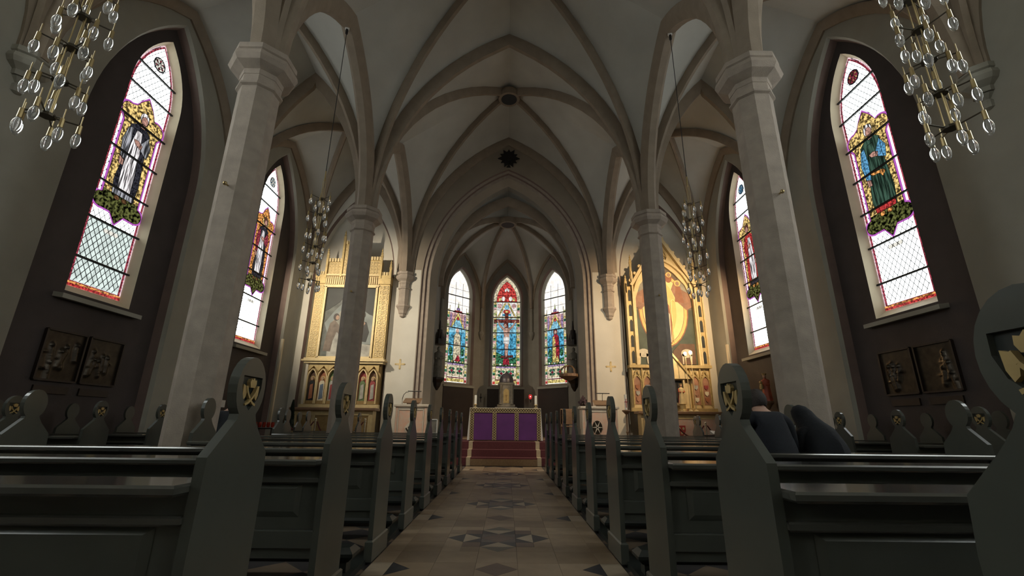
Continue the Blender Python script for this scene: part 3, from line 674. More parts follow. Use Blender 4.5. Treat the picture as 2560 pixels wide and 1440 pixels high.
def apse_window(f0, kind):
    f = Frame(f0(0, 0, -0.24), f0.r, f0.n); h, zs, H, s0 = AWIN['half'], AWIN['zs'], AWIN['H'], AWIN['sill']
    bars = [3.52, 4.28, 5.03, 5.75, 6.48]
    o, ol = new_window(f, h, zs, H, s0, bars, A['hot'] if kind != 'cross' else A['cream'])
    P = lambda pts, m, lay, nm='glass_piece': piece(f, o, pts, A[m], lay, nm)
    # border of small squares
    cs = ['lime', 'cream', 'pink', 'green', 'yellow', 'cream']
    k = 0; z = s0
    ztop = zs if kind == 'cross' else 6.0
    while z < ztop-0.1:
        for sg in (-1, 1):
            if kind != 'cross' and z > 5.8: continue
            P([(sg*(h-0.005), z+0.005), (sg*(h-0.115), z+0.005), (sg*(h-0.115), z+0.125), (sg*(h-0.005), z+0.125)], 'red' if z < s0+0.1 else cs[(k+(sg > 0)) % 6], 1, 'border_square')
        z += 0.13; k += 1
    for sg in (-1, 1): P([(sg*(h-0.118), s0), (sg*(h-0.148), s0), (sg*(h-0.148), 6.0), (sg*(h-0.118), 6.0)], 'yellow' if kind == 'cross' else 'cream', 2, 'border_strip')
    b = h-0.15
    # foot panel with two quatrefoils
    P([(-b, s0+0.02), (b, s0+0.02), (b, s0+0.16), (-b, s0+0.16)], 'yellow', 1); P([(-b, s0+0.17), (b, s0+0.17), (b, s0+0.22), (-b, s0+0.22)], 'wood', 1)
    P([(-b, s0+0.24), (b, s0+0.24), (b, 3.44), (-b, 3.44)], 'cream', 1); P([(-b, 3.44), (b, 3.44), (b, 3.50), (-b, 3.50)], 'violet', 1)
    for cx in (-0.21, 0.21):
        for t in range(4):
            a = PI/4+t*PI/2; P(ell(cx+0.11*math.cos(a), 3.20+0.11*math.sin(a), 0.075, 0.06, 8), 'green', 2, 'leaf')
        P([(cx, 3.09), (cx+0.10, 3.20), (cx, 3.31), (cx-0.10, 3.20)], 'white', 3, 'quatrefoil'); P([(cx, 3.12), (cx+0.07, 3.20), (cx, 3.28), (cx-0.07, 3.20)], 'crimson', 4, 'quatrefoil')
    # field
    if kind == 'cross':
        P([(-b, 3.54), (b, 3.54), (b, 5.70), (-b, 5.70)], 'sky', 1, 'sky'); P([(-b, 3.9), (b, 3.8), (b, 5.0), (-b, 4.9)], 'blue', 2, 'sky')
        P([(-b, 3.54), (b, 3.54), (b, 3.95), (0.2, 3.85), (-0.15, 4.0), (-b, 4.15)], 'green', 3, 'hill')
        for q in range(7): P(ell(-0.38+q*0.127, 3.60, 0.06, 0.045, 8), 'white' if q % 2 else 'lime', 4, 'flower')
        P([(-h+0.02, 5.50), (h-0.02, 5.50), (h-0.02, 5.66), (-h+0.02, 5.66)], 'wood', 4, 'cross_beam'); P([(-0.075, 3.6), (0.075, 3.6), (0.075, 5.95), (-0.075, 5.95)], 'wood', 4, 'cross_post')
        P([(-0.26, 3.88), (0.32, 3.92), (0.30, 4.02), (-0.24, 3.98)], 'wood', 5, 'ledge'); P([(-0.15, 3.58), (0.15, 3.58), (0.12, 3.86), (-0.12, 3.86)], 'crimson', 5, 'rock')
        P([(-0.12, 4.80), (0.13, 4.80), (0.14, 5.08), (0.18, 5.22), (0.10, 5.26), (-0.08, 5.26), (-0.17, 5.22), (-0.12, 5.0)], 'flesh', 6, 'torso')
        for sg in (-1, 1): P([(sg*0.10, 5.26), (sg*0.16, 5.16), (sg*0.30, 5.30), (sg*0.45, 5.60), (sg*0.40, 5.62), (sg*0.26, 5.38)], 'flesh', 6, 'arm')
        P([(-0.13, 4.55), (0.12, 4.5), (0.15, 4.85), (-0.14, 4.85)], 'white', 7, 'loincloth')
        P([(-0.09, 4.56), (0.10, 4.52), (0.08, 4.2), (0.03, 3.95), (-0.03, 3.95), (-0.06, 4.2)], 'flesh', 6, 'legs')
        P(ell(-0.04, 5.40, 0.11, 0.12), 'wood', 7, 'hair'); P(ell(-0.06, 5.37, 0.065, 0.085), 'flesh', 8, 'face')
        # canopy above
        P([(-b, 5.80), (b, 5.80), (b, 6.46), (-b, 6.46)], 'white', 1, 'canopy'); 
        for sg in (-1, 1): P([(sg*0.42, 5.80), (sg*0.34, 5.80), (sg*0.02, 6.44), (sg*0.10, 6.44)], 'yellow', 2, 'gable'); P(ell(sg*0.33, 6.30, 0.10, 0.12, 8), 'pink', 2, 'leaf')
        P(ell(0, 6.02, 0.17, 0.10), 'red', 3, 'flame'); P(ell(0, 6.02, 0.08, 0.05, 8), 'yellow', 4, 'flame'); P(ell(0, 6.24, 0.11, 0.11), 'sky', 3, 'roundel'); P([(-0.2, 5.82), (0.2, 5.82), (0.2, 5.92), (-0.2, 5.92)], 'blue', 3, 'band')
        inn = arch(h-0.13, zs, H-0.2, 8, 0, 6.5); P(inn, 'red', 2, 'red_field'); P(arch(h-0.03, zs, H-0.04, 8, 0, 6.5), 'cream', 1, 'border')
        for sg in (-1, 1): P(ell(sg*0.17, 6.64, 0.09, 0.12, 8), 'white', 3, 'tracery'); P(ell(sg*0.32, 6.60, 0.06, 0.09, 8), 'yellow', 3, 'tracery')
        for t in (-1, 0, 1): P(ell(t*0.07, 7.05+(t == 0)*0.05, 0.045, 0.08, 8), 'white', 4, 'lily')
    else:
        P([(-b, 3.54), (b, 3.54), (b, 5.05), (-b, 5.05)], 'sky', 1, 'sky'); P([(-b, 4.0), (b, 4.1), (b, 4.9), (-b, 4.8)], 'blue', 2, 'sky')
        P([(-b, 3.54), (b, 3.54), (b, 3.8), (0.1, 3.7), (-0.2, 3.85), (-b, 3.8)], 'green', 3, 'ground')
        for sg in (-1, 1): P(ell(sg*0.32, 4.02, 0.10, 0.18, 8), 'green', 3, 'shrub')
        for q in range(6): P(ell(-0.36+q*0.145, 3.59, 0.05, 0.045, 8), 'yellow' if q % 2 else 'white', 4, 'flower')
        if kind == 'mary': main, left, low, fl = 'cream', 'white', 'cream', 'crimson'
        else: main, left, low, fl = 'crimson', 'lime', 'yellow', 'yellow'
        P([(-0.20, 3.62), (0.20, 3.62), (0.22, 4.2), (0.17, 4.72), (0.07, 4.84), (-0.07, 4.84), (-0.17, 4.7), (-0.19, 4.2)], main, 5, 'robe')
        P([(-0.19, 3.62), (0.0, 3.62), (0.03, 4.3), (-0.06, 4.75), (-0.15, 4.7), (-0.18, 4.2)], low, 6, 'mantle'); P([(-0.10, 3.60), (0.22, 3.60), (0.10, 3.90)], fl, 7, 'fold')
        P([(0.16, 4.62), (0.20, 4.35), (-0.04, 4.30), (-0.04, 4.40), (0.08, 4.46)], main, 7, 'arm'); P(ell(-0.05, 4.36, 0.05, 0.04, 8), 'flesh', 8, 'hand')
        P(ell(0, 4.94, 0.115, 0.135), 'white' if kind == 'mary' else 'wood', 6, 'hair'); P(ell(0, 4.91, 0.07, 0.09), 'flesh', 7, 'face')
        # gothic canopy
        P([(-b, 5.08), (b, 5.08), (b, 5.70), (-b, 5.70)], 'pink', 1, 'canopy')
        P([(-0.40, 5.06), (0.40, 5.06), (0, 5.76)], 'yellow', 2, 'gable'); P([(-0.30, 5.06), (0.30, 5.06), (0, 5.56)], 'sky', 3, 'gable_field'); P([(0, 5.36), (0.08, 5.46), (0, 5.58), (-0.08, 5.46)], 'red', 4, 'diamond')
        for sg in (-1, 1): P([(sg*0.43, 5.08), (sg*0.34, 5.08), (sg*0.34, 5.55), (sg*0.385, 5.72), (sg*0.43, 5.55)], 'violet', 3, 'pinnacle')
        P([(-0.30, 5.72), (0.30, 5.72), (0.18, 5.82), (-0.18, 5.82)], 'crimson', 3, 'canopy_top'); P([(-0.06, 5.82), (0.06, 5.82), (0, 6.22)], 'lime', 3, 'spire'); P([(-0.10, 5.84), (0.10, 5.84), (0.08, 5.95), (-0.08, 5.95)], 'violet', 4, 'spire')
    lm = MB(); 
    for z in [3.14, 3.9, 4.65, 5.39, 6.1, 6.8]: 
        hw = h if z < zs else h*0.9
        f.bar([(-hw, z), (hw, z)], 0.012, 0.02, 0.03, lm)
    for u in (-0.2, 0.2): f.bar([(u, s0), (u, 7.1)], 0.014, 0.02, 0.03, lm)
    lm.obj('lead_lines', 'lead', o); PT[0].build(f, o)
apse_window(apse_frames[0], 'mary'); apse_window(apse_frames[1], 'cross'); apse_window(apse_frames[2], 'john')
for sx in (-1, 1):
    side_window(sx, wcent[1], None, False); side_window(sx, wcent[0], None, False)
# ------------------------------------------------------------------ pews
HEAD = [(0.102*math.cos(t), 1.165+0.125*math.sin(t)) for t in [PI*(-0.30)+k*(PI*1.60)/20 for k in range(21)]]
PROF = [(-0.205, 0.0), (0.195, 0.0), (0.20, 0.45), (0.205, 0.80), (0.195, 0.91), (0.150, 0.955), (0.100, 1.005), (0.072, 1.04)] + HEAD + [(-0.066, 1.042), (-0.205, 0.914), (-0.215, 0.6)]
SHIELD = [(-0.068, 1.212), (0.070, 1.212), (0.072, 1.17), (0.055, 1.125), (0.002, 1.078), (-0.052, 1.125), (-0.070, 1.17)]
TH = 0.037
def panel_mesh(dr):
    """end panel; its carved face looks to dr*x, the carved shield is sunk into it"""
    mb = MB(); X0, X1, XR = 0.0, -dr*TH, -dr*0.014
    n = len(PROF); outer = [Vector((a, b, 0)) for a, b in PROF]; hole = [Vector((a, b, 0)) for a, b in SHIELD]
    tr = tessellate_polygon([outer, hole]); pts = PROF+SHIELD
    mb.add([(X0, a, b) for a, b in pts], [tuple(t) for t in tr])
    tr = tessellate_polygon([outer]); mb.add([(X1, a, b) for a, b in PROF], [tuple(t) for t in tr])
    mb.add([(X0, a, b) for a, b in PROF]+[(X1, a, b) for a, b in PROF], [(i, (i+1) % n, n+(i+1) % n, n+i) for i in range(n)])
    k = len(SHIELD); mb.add([(X0, a, b) for a, b in SHIELD]+[(XR, a, b) for a, b in SHIELD], [(i, (i+1) % k, k+(i+1) % k, k+i) for i in range(k)])
    return mb.mesh('end_panel', 'pew')
def emblem_meshes(dr):
    x = -dr*0.013; P = lambda p, d: (x+dr*d, p[0], p[1])
    mb = MB(); mb.prism(SHIELD, lambda p: P(p, -0.001), lambda p: P(p, 0.0005)); ground = mb.mesh('shield', 'pewdark')
    mb = MB()
    def pr(pts, d0=0.0, d1=0.012): mb.prism(pts, lambda p: P(p, d0), lambda p: P((p[0], p[1]), d1))
    s = 1
    pr([(-0.022, 1.188), (-0.014, 1.202), (-0.004, 1.197), (0.004, 1.207), (0.013, 1.197), (0.024, 1.200), (0.026, 1.183), (0.018, 1.168), (-0.014, 1.168)], 0, 0.016)
    for sg in (-1, 1):
        pr([(sg*0.058, 1.178), (sg*0.040, 1.172), (sg*0.030, 1.150), (sg*0.034, 1.128), (sg*0.046, 1.118), (sg*0.056, 1.140)])          # axe blade
    for sg in (-1, 1):
        c = [(sg*0.036, 1.172), (sg*0.026, 1.150), (sg*0.004, 1.125), (-sg*0.018, 1.108), (-sg*0.040, 1.100)]
        for a, b in zip(c[:-1], c[1:]):
            dx, dy = b[0]-a[0], b[1]-a[1]; L = math.hypot(dx, dy); nx, ny = -dy/L*0.0045, dx/L*0.0045
            pr([(a[0]+nx, a[1]+ny), (a[0]-nx, a[1]-ny), (b[0]-nx, b[1]-ny), (b[0]+nx, b[1]+ny)], 0.004, 0.017+0.002*sg)
    return ground, mb.mesh('emblem', 'gold')
PM = {d: panel_mesh(d) for d in (-1, 1)}; EM = {d: emblem_meshes(d) for d in (-1, 1)}
mb = MB(); mb.cbox(-0.012, TH+0.012, -0.235, 0.235, 0.0, 0.155, 0.01); FOOT = mb.mesh('plinth', 'pew')
mb = MB(); mb.cbox(-0.03, 0.03, -0.05, 0.05, 0.0, 0.10, 0.01); KFOOT = mb.mesh('foot', 'pewdark')
_pm = {}
def rail(key, fn, m):
    if key not in _pm: mb = MB(); fn(mb); _pm[key] = mb.mesh(key[0], m)
    return _pm[key]
def make_pew(x0, x1, y, label, group, kneel=None, emb=(True, True)):
    """x0 < x1: outer faces of the two end panels"""
    t = thing('pew', label, 'pew', ((x0+x1)/2, y, 0), group=group); h = (x1-x0)/2; i = h-TH; k = round(i, 3)
    for d, x, e in ((-1, -h, emb[0]), (1, h, emb[1])):
        p = link('end_panel', PM[d], t, (x, 0, 0))
        if e: link('shield', EM[d][0], p); link('emblem', EM[d][1], p)
        link('plinth', FOOT, p, (0 if d < 0 else -TH, 0.0, 0))
    link('ledge', rail(('ledge', k), lambda b: b.cbox(-i, i, -0.285, -0.03, 0.796, 0.832, 0.009), 'ledge'), t)
    link('book_rail', rail(('book_rail', k), lambda b: b.cbox(-i, i, -0.222, -0.17, 0.700, 0.730, 0.006), 'ledge'), t)
    link('back_board', rail(('back_board', k), lambda b: b.box(-i, i, -0.185, -0.155, 0.31, 0.81), 'pew'), t)
    def ins(b):
        m = max(1, round(2*i/1.35)); w_ = 2*i/m
        for q in range(m):
            a, c = -i+q*w_+0.10, -i+(q+1)*w_-0.10
            b.add([(a, -0.187, 0.52), (c, -0.187, 0.52), (c, -0.187, 0.69), (a, -0.187, 0.69), (a+.03, -0.200, 0.55), (c-.03, -0.200, 0.55), (c-.03, -0.200, 0.67), (a+.03, -0.200, 0.67)], [(4, 5, 6, 7), (0, 1, 5, 4), (1, 2, 6, 5), (2, 3, 7, 6), (3, 0, 4, 7)])
    link('back_moulding', rail(('back_moulding', k), ins, 'pew'), t)
    link('bottom_rail', rail(('bottom_rail', k), lambda b: b.cbox(-i, i, -0.205, -0.15, 0.36, 0.455, 0.006), 'pew'), t)
    link('seat', rail(('seat', k), lambda b: b.cbox(-i, i, -0.15, 0.245, 0.42, 0.455, 0.008), 'ledge'), t)
    if kneel:
        a, b_ = kneel; mid = (a+b_)/2-(x0+x1)/2; hh = abs(b_-a)/2
        q = link('kneeler', rail(('kneeler', round(hh, 3)), lambda b: b.cbox(-hh, hh, -0.09, 0.09, 0.10, 0.19, 0.035), 'pewdark'), t, (mid, 0.62, 0))
        for sg in (-1, 1): link('foot', KFOOT, q, (sg*(hh-0.08), 0, 0))
    return t
ORD = ['', 'first', 'second', 'third', 'fourth', 'fifth', 'sixth', 'seventh', 'eighth', 'ninth', 'tenth']
R0, PIT = 1.885, 1.14
outer = {0: 4.15, 1: 4.15, 2: 4.15, 3: 3.33, 4: 4.15, 5: 4.15, 6: 4.15, 7: 4.55, 8: 4.60}
for k in range(9):
    y = R0+k*PIT; xo = outer[k]
    for sx, side in ((-1, 'left'), (1, 'right')):
        lab = 'dark green painted pew, %s from the camera on the %s of the aisle' % (ORD[k+1], side)
        x = sorted((sx*0.977, sx*xo)); kn = sorted((sx*1.0, sx*min(xo-0.1, 3.2)))
        make_pew(x[0], x[1], y, lab, 'pews along the centre aisle', kn if k < 8 else None)
make_pew(0.985, 4.15, R0-PIT+0.03, 'dark green pew cut off by the right edge, its big carved end nearest the camera', 'pews along the centre aisle')
for k in range(3, 8):
    y = R0+k*PIT
    for sx, side in ((-1, 'left'), (1, 'right')):
        x = sorted((sx*5.48, sx*6.95))
        make_pew(x[0], x[1], y, 'short dark green pew by the %s aisle wall, %s from the camera' % (side, ORD[k-2]), 'short pews along the aisle walls')
make_pew(-5.30, -3.72, 12.13, 'short dark bench standing in front of the left side altar', 'short benches before the side altars')
make_pew(4.95, 6.30, 12.13, 'short dark bench standing in front of the right side altar', 'short benches before the side altars')

# ------------------------------------------------------------------ chandeliers
clearbulb = bpy.data.materials.new('clear_bulb'); clearbulb.use_nodes = True
_b = clearbulb.node_tree.nodes['Principled BSDF']; _b.inputs['Base Color'].default_value = (0.92, 0.93, 0.92, 1); _b.inputs['Roughness'].default_value = 0.05; _b.inputs['Transmission Weight'].default_value = 0.85; _b.inputs['IOR'].default_value = 1.35
MATS['clear_bulb'] = clearbulb
mb = MB(); mb.lathe([(0.012, 0.0), (0.02, -0.01), (0.029, -0.035), (0.033, -0.06), (0.029, -0.095), (0.016, -0.128), (0.002, -0.138)], (0, 0), 10); BULB = mb.mesh('bulb', clearbulb, True)
mb = MB(); mb.lathe([(0.004, -0.09), (0.008, -0.03), (0.004, -0.005)], (0, 0), 6); FIL = mb.mesh('filament', 'wax', True)
mb = MB(); mb.lathe([(0.004, 0.17), (0.004, 0.085), (0.015, 0.08), (0.017, 0.0), (0.012, -0.004)], (0, 0), 8); SOCK = mb.mesh('socket', 'brass', True)
_tier = {}
def tier_mesh(v):
    if v not in _tier:
        mb = MB(); mb.lathe([(0.01, -0.012), (0.055, -0.012), (0.055, 0.012), (0.01, 0.012)], (0, 0), 10)
        for k in range(6):
            a = k*PI/3+v*0.35; r = 0.20 if k % 2 else 0.135; z = 0.03 if k % 2 else -0.03
            mb.tube([(0.04*math.cos(a), 0.04*math.sin(a), 0), (r*math.cos(a), r*math.sin(a), z)], 0.006, 6)
        _tier[v] = mb.mesh('tier', 'brassdark')
    return _tier[v]
def chandelier(x, y, label, zb=3.42, n=6, dz=0.335, ztop=9.52):
    t = thing('chandelier', label, 'chandelier', (x, y, 0), group='hanging brass chandeliers with clear bulbs')
    zt = zb+0.16+(n-1)*dz
    mb = MB(); mb.tube([(0, 0, zt+0.55), (0, 0, ztop)], 0.008, 6); mb.obj('cable', 'black', t)
    mb = MB(); mb.lathe([(0.01, ztop-0.16), (0.028, ztop-0.15), (0.03, ztop-0.03), (0.012, ztop-0.02)], (0, 0), 10); mb.obj('cable_clamp', 'black', t, True)
    mb = MB(); mb.lathe([(0.02, ztop-0.04), (0.05, ztop-0.02), (0.055, ztop+0.08)], (0, 0), 10); mb.obj('ceiling_cup', 'white', t, True)
    mb = MB()
    for k in range(3): a = k*2*PI/3; mb.tube([(0.03*math.cos(a), 0.03*math.sin(a), zb+0.15), (0.03*math.cos(a), 0.03*math.sin(a), zt+0.42)], 0.005, 6)
    mb.tube([(0, 0, zt+0.4), (0, 0, zt+0.62)], 0.014, 8); mb.obj('rods', 'brass', t)
    for i in range(n):
        ti = link('tier', tier_mesh(i % 3), t, (0, 0, zb+0.16+i*dz))
        for k in range(6):
            a = k*PI/3+(i % 3)*0.35; r = 0.20 if k % 2 else 0.135; z = 0.03 if k % 2 else -0.03
            p = (r*math.cos(a), r*math.sin(a), z-0.08)
            link('socket', SOCK, ti, p); link('bulb', BULB, ti, p)
    return t
YC1, YC0 = (Y1+Y2)/2, (Y1+Y1-BAY)/2
chandelier(-W, YC1, 'brass chandelier hanging in front of the left side altar')
chandelier(W, YC1, 'brass chandelier hanging in front of the right side altar')
chandelier(-W, YC0, 'large nearby brass chandelier at the top left corner', zb=3.20)
chandelier(W, YC0, 'large nearby brass chandelier at the top right corner', zb=3.22)

# ------------------------------------------------------------------ station plaques
def relief_mesh(seed, f, u0, u1, v0, v1):
    rnd = random.Random(seed); nx, ny = 34, 38; bl = []
    for q in range(6):
        cx, cy = rnd.uniform(0.15, 0.85), rnd.uniform(0.25, 0.7); a = rnd.uniform(-0.5, 0.5)
        for s in range(5): bl.append((cx+0.05*s*math.sin(a), cy-0.06*s, 0.055, 0.05, 0.022))
        bl.append((cx, cy+0.09, 0.045, 0.045, 0.034))
        bl.append((cx+rnd.uniform(-.15, .15), cy-0.05, 0.09, 0.02, 0.018))
    v, fc = [], []
    for j in range(ny+1):
        for i in range(nx+1):
            s, t = i/nx, j/ny; h = 0
            for cx, cy, sa, sb, am in bl: h = max(h, am*math.exp(-((s-cx)/sa)**2-((t-cy)/sb)**2))
            v.append(f(u0+(u1-u0)*s, v0+(v1-v0)*t, 0.02+h*1.6))
    for j in range(ny):
        for i in range(nx): k = j*(nx+1)+i; fc.append((k, k+1, k+nx+2, k+nx+1))
    mb = MB(); mb.add(v, fc); return mb
for sx, side in ((-1, 'left'), (1, 'right')):
    f = Frame((sx*(WALL+0.22), wcent[2], 0), (0, -sx, 0), (-sx, 0, 0))
    for q, (c, far) in enumerate(((-0.42, -sx < 0), (0.38, -sx > 0))):
        near = (f(c, 0, 0).y < wcent[2])
        t = thing('relief_plaque', 'bronze relief plaque on the %s wall, the one %s the camera of the pair' % (side, 'nearer to' if near else 'farther from'), 'plaque', (0, 0, 0), group='bronze station plaques')
        g = Frame(f.o, f.r, f.n); u0, u1, v0, v1 = c-0.345, c+0.345, 1.66, 2.44
        mb = relief_mesh(11+q+(3 if sx > 0 else 0), g, u0, u1, v0, v1); mb.obj('relief', 'bronze', t, True)
        mb = MB(); g.bar([(u0-.012, v0-.012), (u1+.012, v0-.012), (u1+.012, v1+.012), (u0-.012, v1+.012), (u0-.012, v0-.012)], 0.03, 0.0, 0.055, mb); mb.obj('frame', 'darkwood', t)
        mb = MB(); g.rect('', c-0.30, c+0.30, 1.44, 1.56, None, None, 0, 0.03, mb); tt = mb.obj('name_board', 'darkwood', t)

# ------------------------------------------------------------------ figures: statues
def figure(t, h, robe, skin_='statue', cape=None, n=18, z0=0.0, seed=1, face=-PI/2, crown=None):
    """standing robed statue of height h"""
    rnd = random.Random(seed); ph = rnd.uniform(0, 6)
    wob = lambda k, i: 0.10*math.sin(k*2*PI/n*7+ph)*(1-i/9.0) if i < 8 else 0
    prof = [(0.17, 0), (0.165, 0.03), (0.15, 0.2), (0.135, 0.4), (0.125, 0.52), (0.135, 0.62), (0.15, 0.72), (0.14, 0.79), (0.06, 0.835), (0.045, 0.86)]
    mb = MB(); mb.lathe([(r*h, z0+z*h) for r, z in prof], (0, 0), n, 0, 1.0, 0.72, wob); mb.obj('robe', robe, t, True)
    mb = MB(); mb.ball((0, -0.005*h, z0+0.925*h), 0.068*h, 12, 8, 0.85, 1, 1.15); mb.obj('head', skin_, t, True)
    if cape:
        mb = MB(); mb.lathe([(r*h*1.06, z0+z*h) for r, z in prof[1:9]], (0, 0.02*h), n, 0, 1.0, 0.7, wob); mb.obj('cloak', cape, t, True)
    mb = MB()
    for sg in (-1, 1): mb.tube([(sg*0.12*h, 0, z0+0.76*h), (sg*0.16*h, -0.04*h, z0+0.62*h), (sg*0.05*h, -0.13*h, z0+0.60*h)], 0.042*h, 8, True, 0.026*h)
    mb.obj('arms', cape or robe, t, True)
    if crown:
        mb = MB(); mb.lathe([(0.06*h, z0+0.97*h), (0.075*h, z0+1.04*h), (0.05*h, z0+1.03*h), (0.045*h, z0+0.97*h)], (0, 0), 10, wob=lambda k, i: 0.18*(k % 2) if i == 1 else 0); mb.obj('crown', crown, t)
for sx, side in ((-1, 'left'), (1, 'right')):
    x, y = sx*2.50, 16.75 if sx < 0 else 16.60
    t = thing('canopied_statue', 'grey stone statue under a dark pointed canopy on the %s chancel wall' % side, 'statue', (x, y, 0), group='statues at the chancel sides')
    sub = 2.65; figure(t, 1.15, 'statue', 'statue', None, z0=sub, seed=3+sx)
    mb = MB(); mb.lathe([(0.03, sub-0.45), (0.12, sub-0.3), (0.15, sub-0.18), (0.24, sub-0.08), (0.25, sub)], (0, 0), 8); mb.obj('bracket', 'darkwood', t)
    mb = MB(); mb.lathe([(0.23, sub+1.22), (0.24, sub+1.42), (0.16, sub+1.45), (0.10, sub+1.75), (0.11, sub+1.78), (0.05, sub+1.82), (0.015, sub+2.15)], (0, 0), 8)
    for k in range(6): a = k*PI/3; mb.lathe([(0.03, sub+1.35), (0.035, sub+1.5), (0.004, sub+1.68)], (0.21*math.cos(a), 0.21*math.sin(a)), 6)
    mb.obj('canopy', 'darkwood', t)
# carved wooden crown on the right jamb
t = thing('wooden_crown_bracket', 'carved wooden crown-shaped bracket on the right chancel jamb', 'bracket', (2.215, 15.97, 2.66))
mb = MB(); mb.lathe([(0.10, -0.12), (0.30, -0.02), (0.34, 0.0), (0.34, 0.09), (0.30, 0.1)], (0, 0), 14); mb.obj('plate', 'wood', t)
for k in range(5):
    a = k*2*PI/5+0.3; mb = MB(); mb.tube([(0.28*math.cos(a), 0.28*math.sin(a), 0.09), (0.27*math.cos(a), 0.27*math.sin(a), 0.25), (0.15*math.cos(a), 0.15*math.sin(a), 0.36), (0, 0, 0.38)], 0.025, 6); mb.obj('arch', 'wood', t, True)
# red robed statue on the right aisle wall
t = thing('madonna_statue', 'small red and gold robed statue with a crown on the right aisle wall', 'statue', (WALL+0.02, 12.62, 0), rz=-PI/2*0.6)
figure(t, 0.72, 'redrobe', 'skin', 'redrobe', z0=1.72, seed=8, crown='gold')
mb = MB(); mb.ball((-0.06, -0.13, 2.22), 0.045, 8, 6); mb.lathe([(0.05, 2.04), (0.055, 2.1), (0.03, 2.19)], (-0.06, -0.12), 8); mb.obj('child', 'gold', t, True)
mb = MB(); mb.lathe([(0.03, 1.5), (0.10, 1.62), (0.15, 1.67), (0.15, 1.72)], (0, 0), 10); mb.obj('bracket', 'wood', t)

# ------------------------------------------------------------------ side altars
def mensa(name, label, cx, mfront, md):
    t = thing(name, label, 'altar', (cx, 14.85, 0.557)); f = Frame((0, 0, 0), (1, 0, 0), (0, -1, 0))
    f.rect('body', -1.24, 1.24, 0.0, 0.84, mfront, t, -0.22, 0.18)
    for u0, u1 in ((-1.14, -0.62), (-0.56, 0.56), (0.62, 1.14)):
        mb = MB(); f.bar([(u0, 0.12), (u1, 0.12), (u1, 0.72), (u0, 0.72), (u0, 0.12)], 0.04, 0.18, 0.21, mb); mb.obj('front_frame', 'goldpale', t); f.rect('front_panel', u0+.02, u1-.02, 0.14, 0.70, md, t, 0.18, 0.19)
    mb = MB(); mb.cbox(-1.34, 1.34, -0.30, 0.26, 0.84, 0.93, 0.015); mb.obj('table_top', 'wood', t)
    mb = MB(); mb.cbox(-1.30, 1.30, -0.24, 0.24, 0.0, 0.09, 0.01); mb.obj('plinth', mfront, t)
    return t
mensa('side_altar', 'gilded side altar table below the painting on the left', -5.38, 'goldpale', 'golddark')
mensa('side_altar', 'gilded side altar table below the mural with the oval glory on the right', 5.53, 'goldpale', 'pink')
t = thing('altar_shield', 'red heraldic shield on the front of the right side altar', 'shield', (5.50, 14.62, 0.90)); f = Frame((0, 0, 0), (1, 0, 0), (0, -1, 0))
f.poly('shield', [(-0.13, 0.16), (0.13, 0.16), (0.13, 0.0), (0.08, -0.10), (0, -0.17), (-0.08, -0.10), (-0.13, 0.0)], mat('shield_red', (0.38, 0.05, 0.04), 0.5), t, 0.0, 0.03)
for a, b in ((-0.06, 0.07), (0.06, 0.07), (0, -0.06)): f.poly('charge', ell(a, b, 0.035, 0.045, 8), 'goldpale', t, 0.03, 0.04)

def crenels(f, u0, u1, v, t, n=5, m='goldpale'):
    mb = MB(); w_ = (u1-u0)/n
    for k in range(n): f.rect('', u0+k*w_+w_*0.15, u0+(k+1)*w_-w_*0.15, v, v+0.13, None, None, -0.10, 0.03, mb)
    mb.obj('crenellation', m, t)
def pinnacle(f, u, v0, v1, t, d=0.05):
    mb = MB(); f.rect('', u-0.035, u+0.035, v0, v1-0.35, None, None, d-0.05, d+0.03, mb); f.poly('', [(u-0.05, v1-0.35), (u+0.05, v1-0.35), (u, v1)], None, None, d-0.03, d+0.02, mb=mb)
    for k in range(3): f.poly('', ell(u, v1-0.30+k*0.1, 0.055-0.013*k, 0.02, 8), None, None, d-0.02, d+0.035, mb=mb)
    mb.obj('pinnacle', 'gold', t)
def fretwork(f, u0, u1, v0, v1, nu, nv, t, d=0.02, m='gold'):
    mb = MB(); a, b = (u1-u0)/nu, (v1-v0)/nv
    for i in range(nu):
        for j in range(nv):
            x, y = u0+i*a, v0+j*b; f.bar([(x+a*.14, y+b*.14), (x+a*.86, y+b*.14), (x+a*.86, y+b*.86), (x+a*.14, y+b*.86), (x+a*.14, y+b*.14)], min(a, b)*0.16, d, d+0.018, mb)
            f.rect('', x+a*.38, x+a*.62, y+b*.38, y+b*.62, None, None, d, d+0.018, mb)
    stuff(mb.obj('fretwork', m, t))
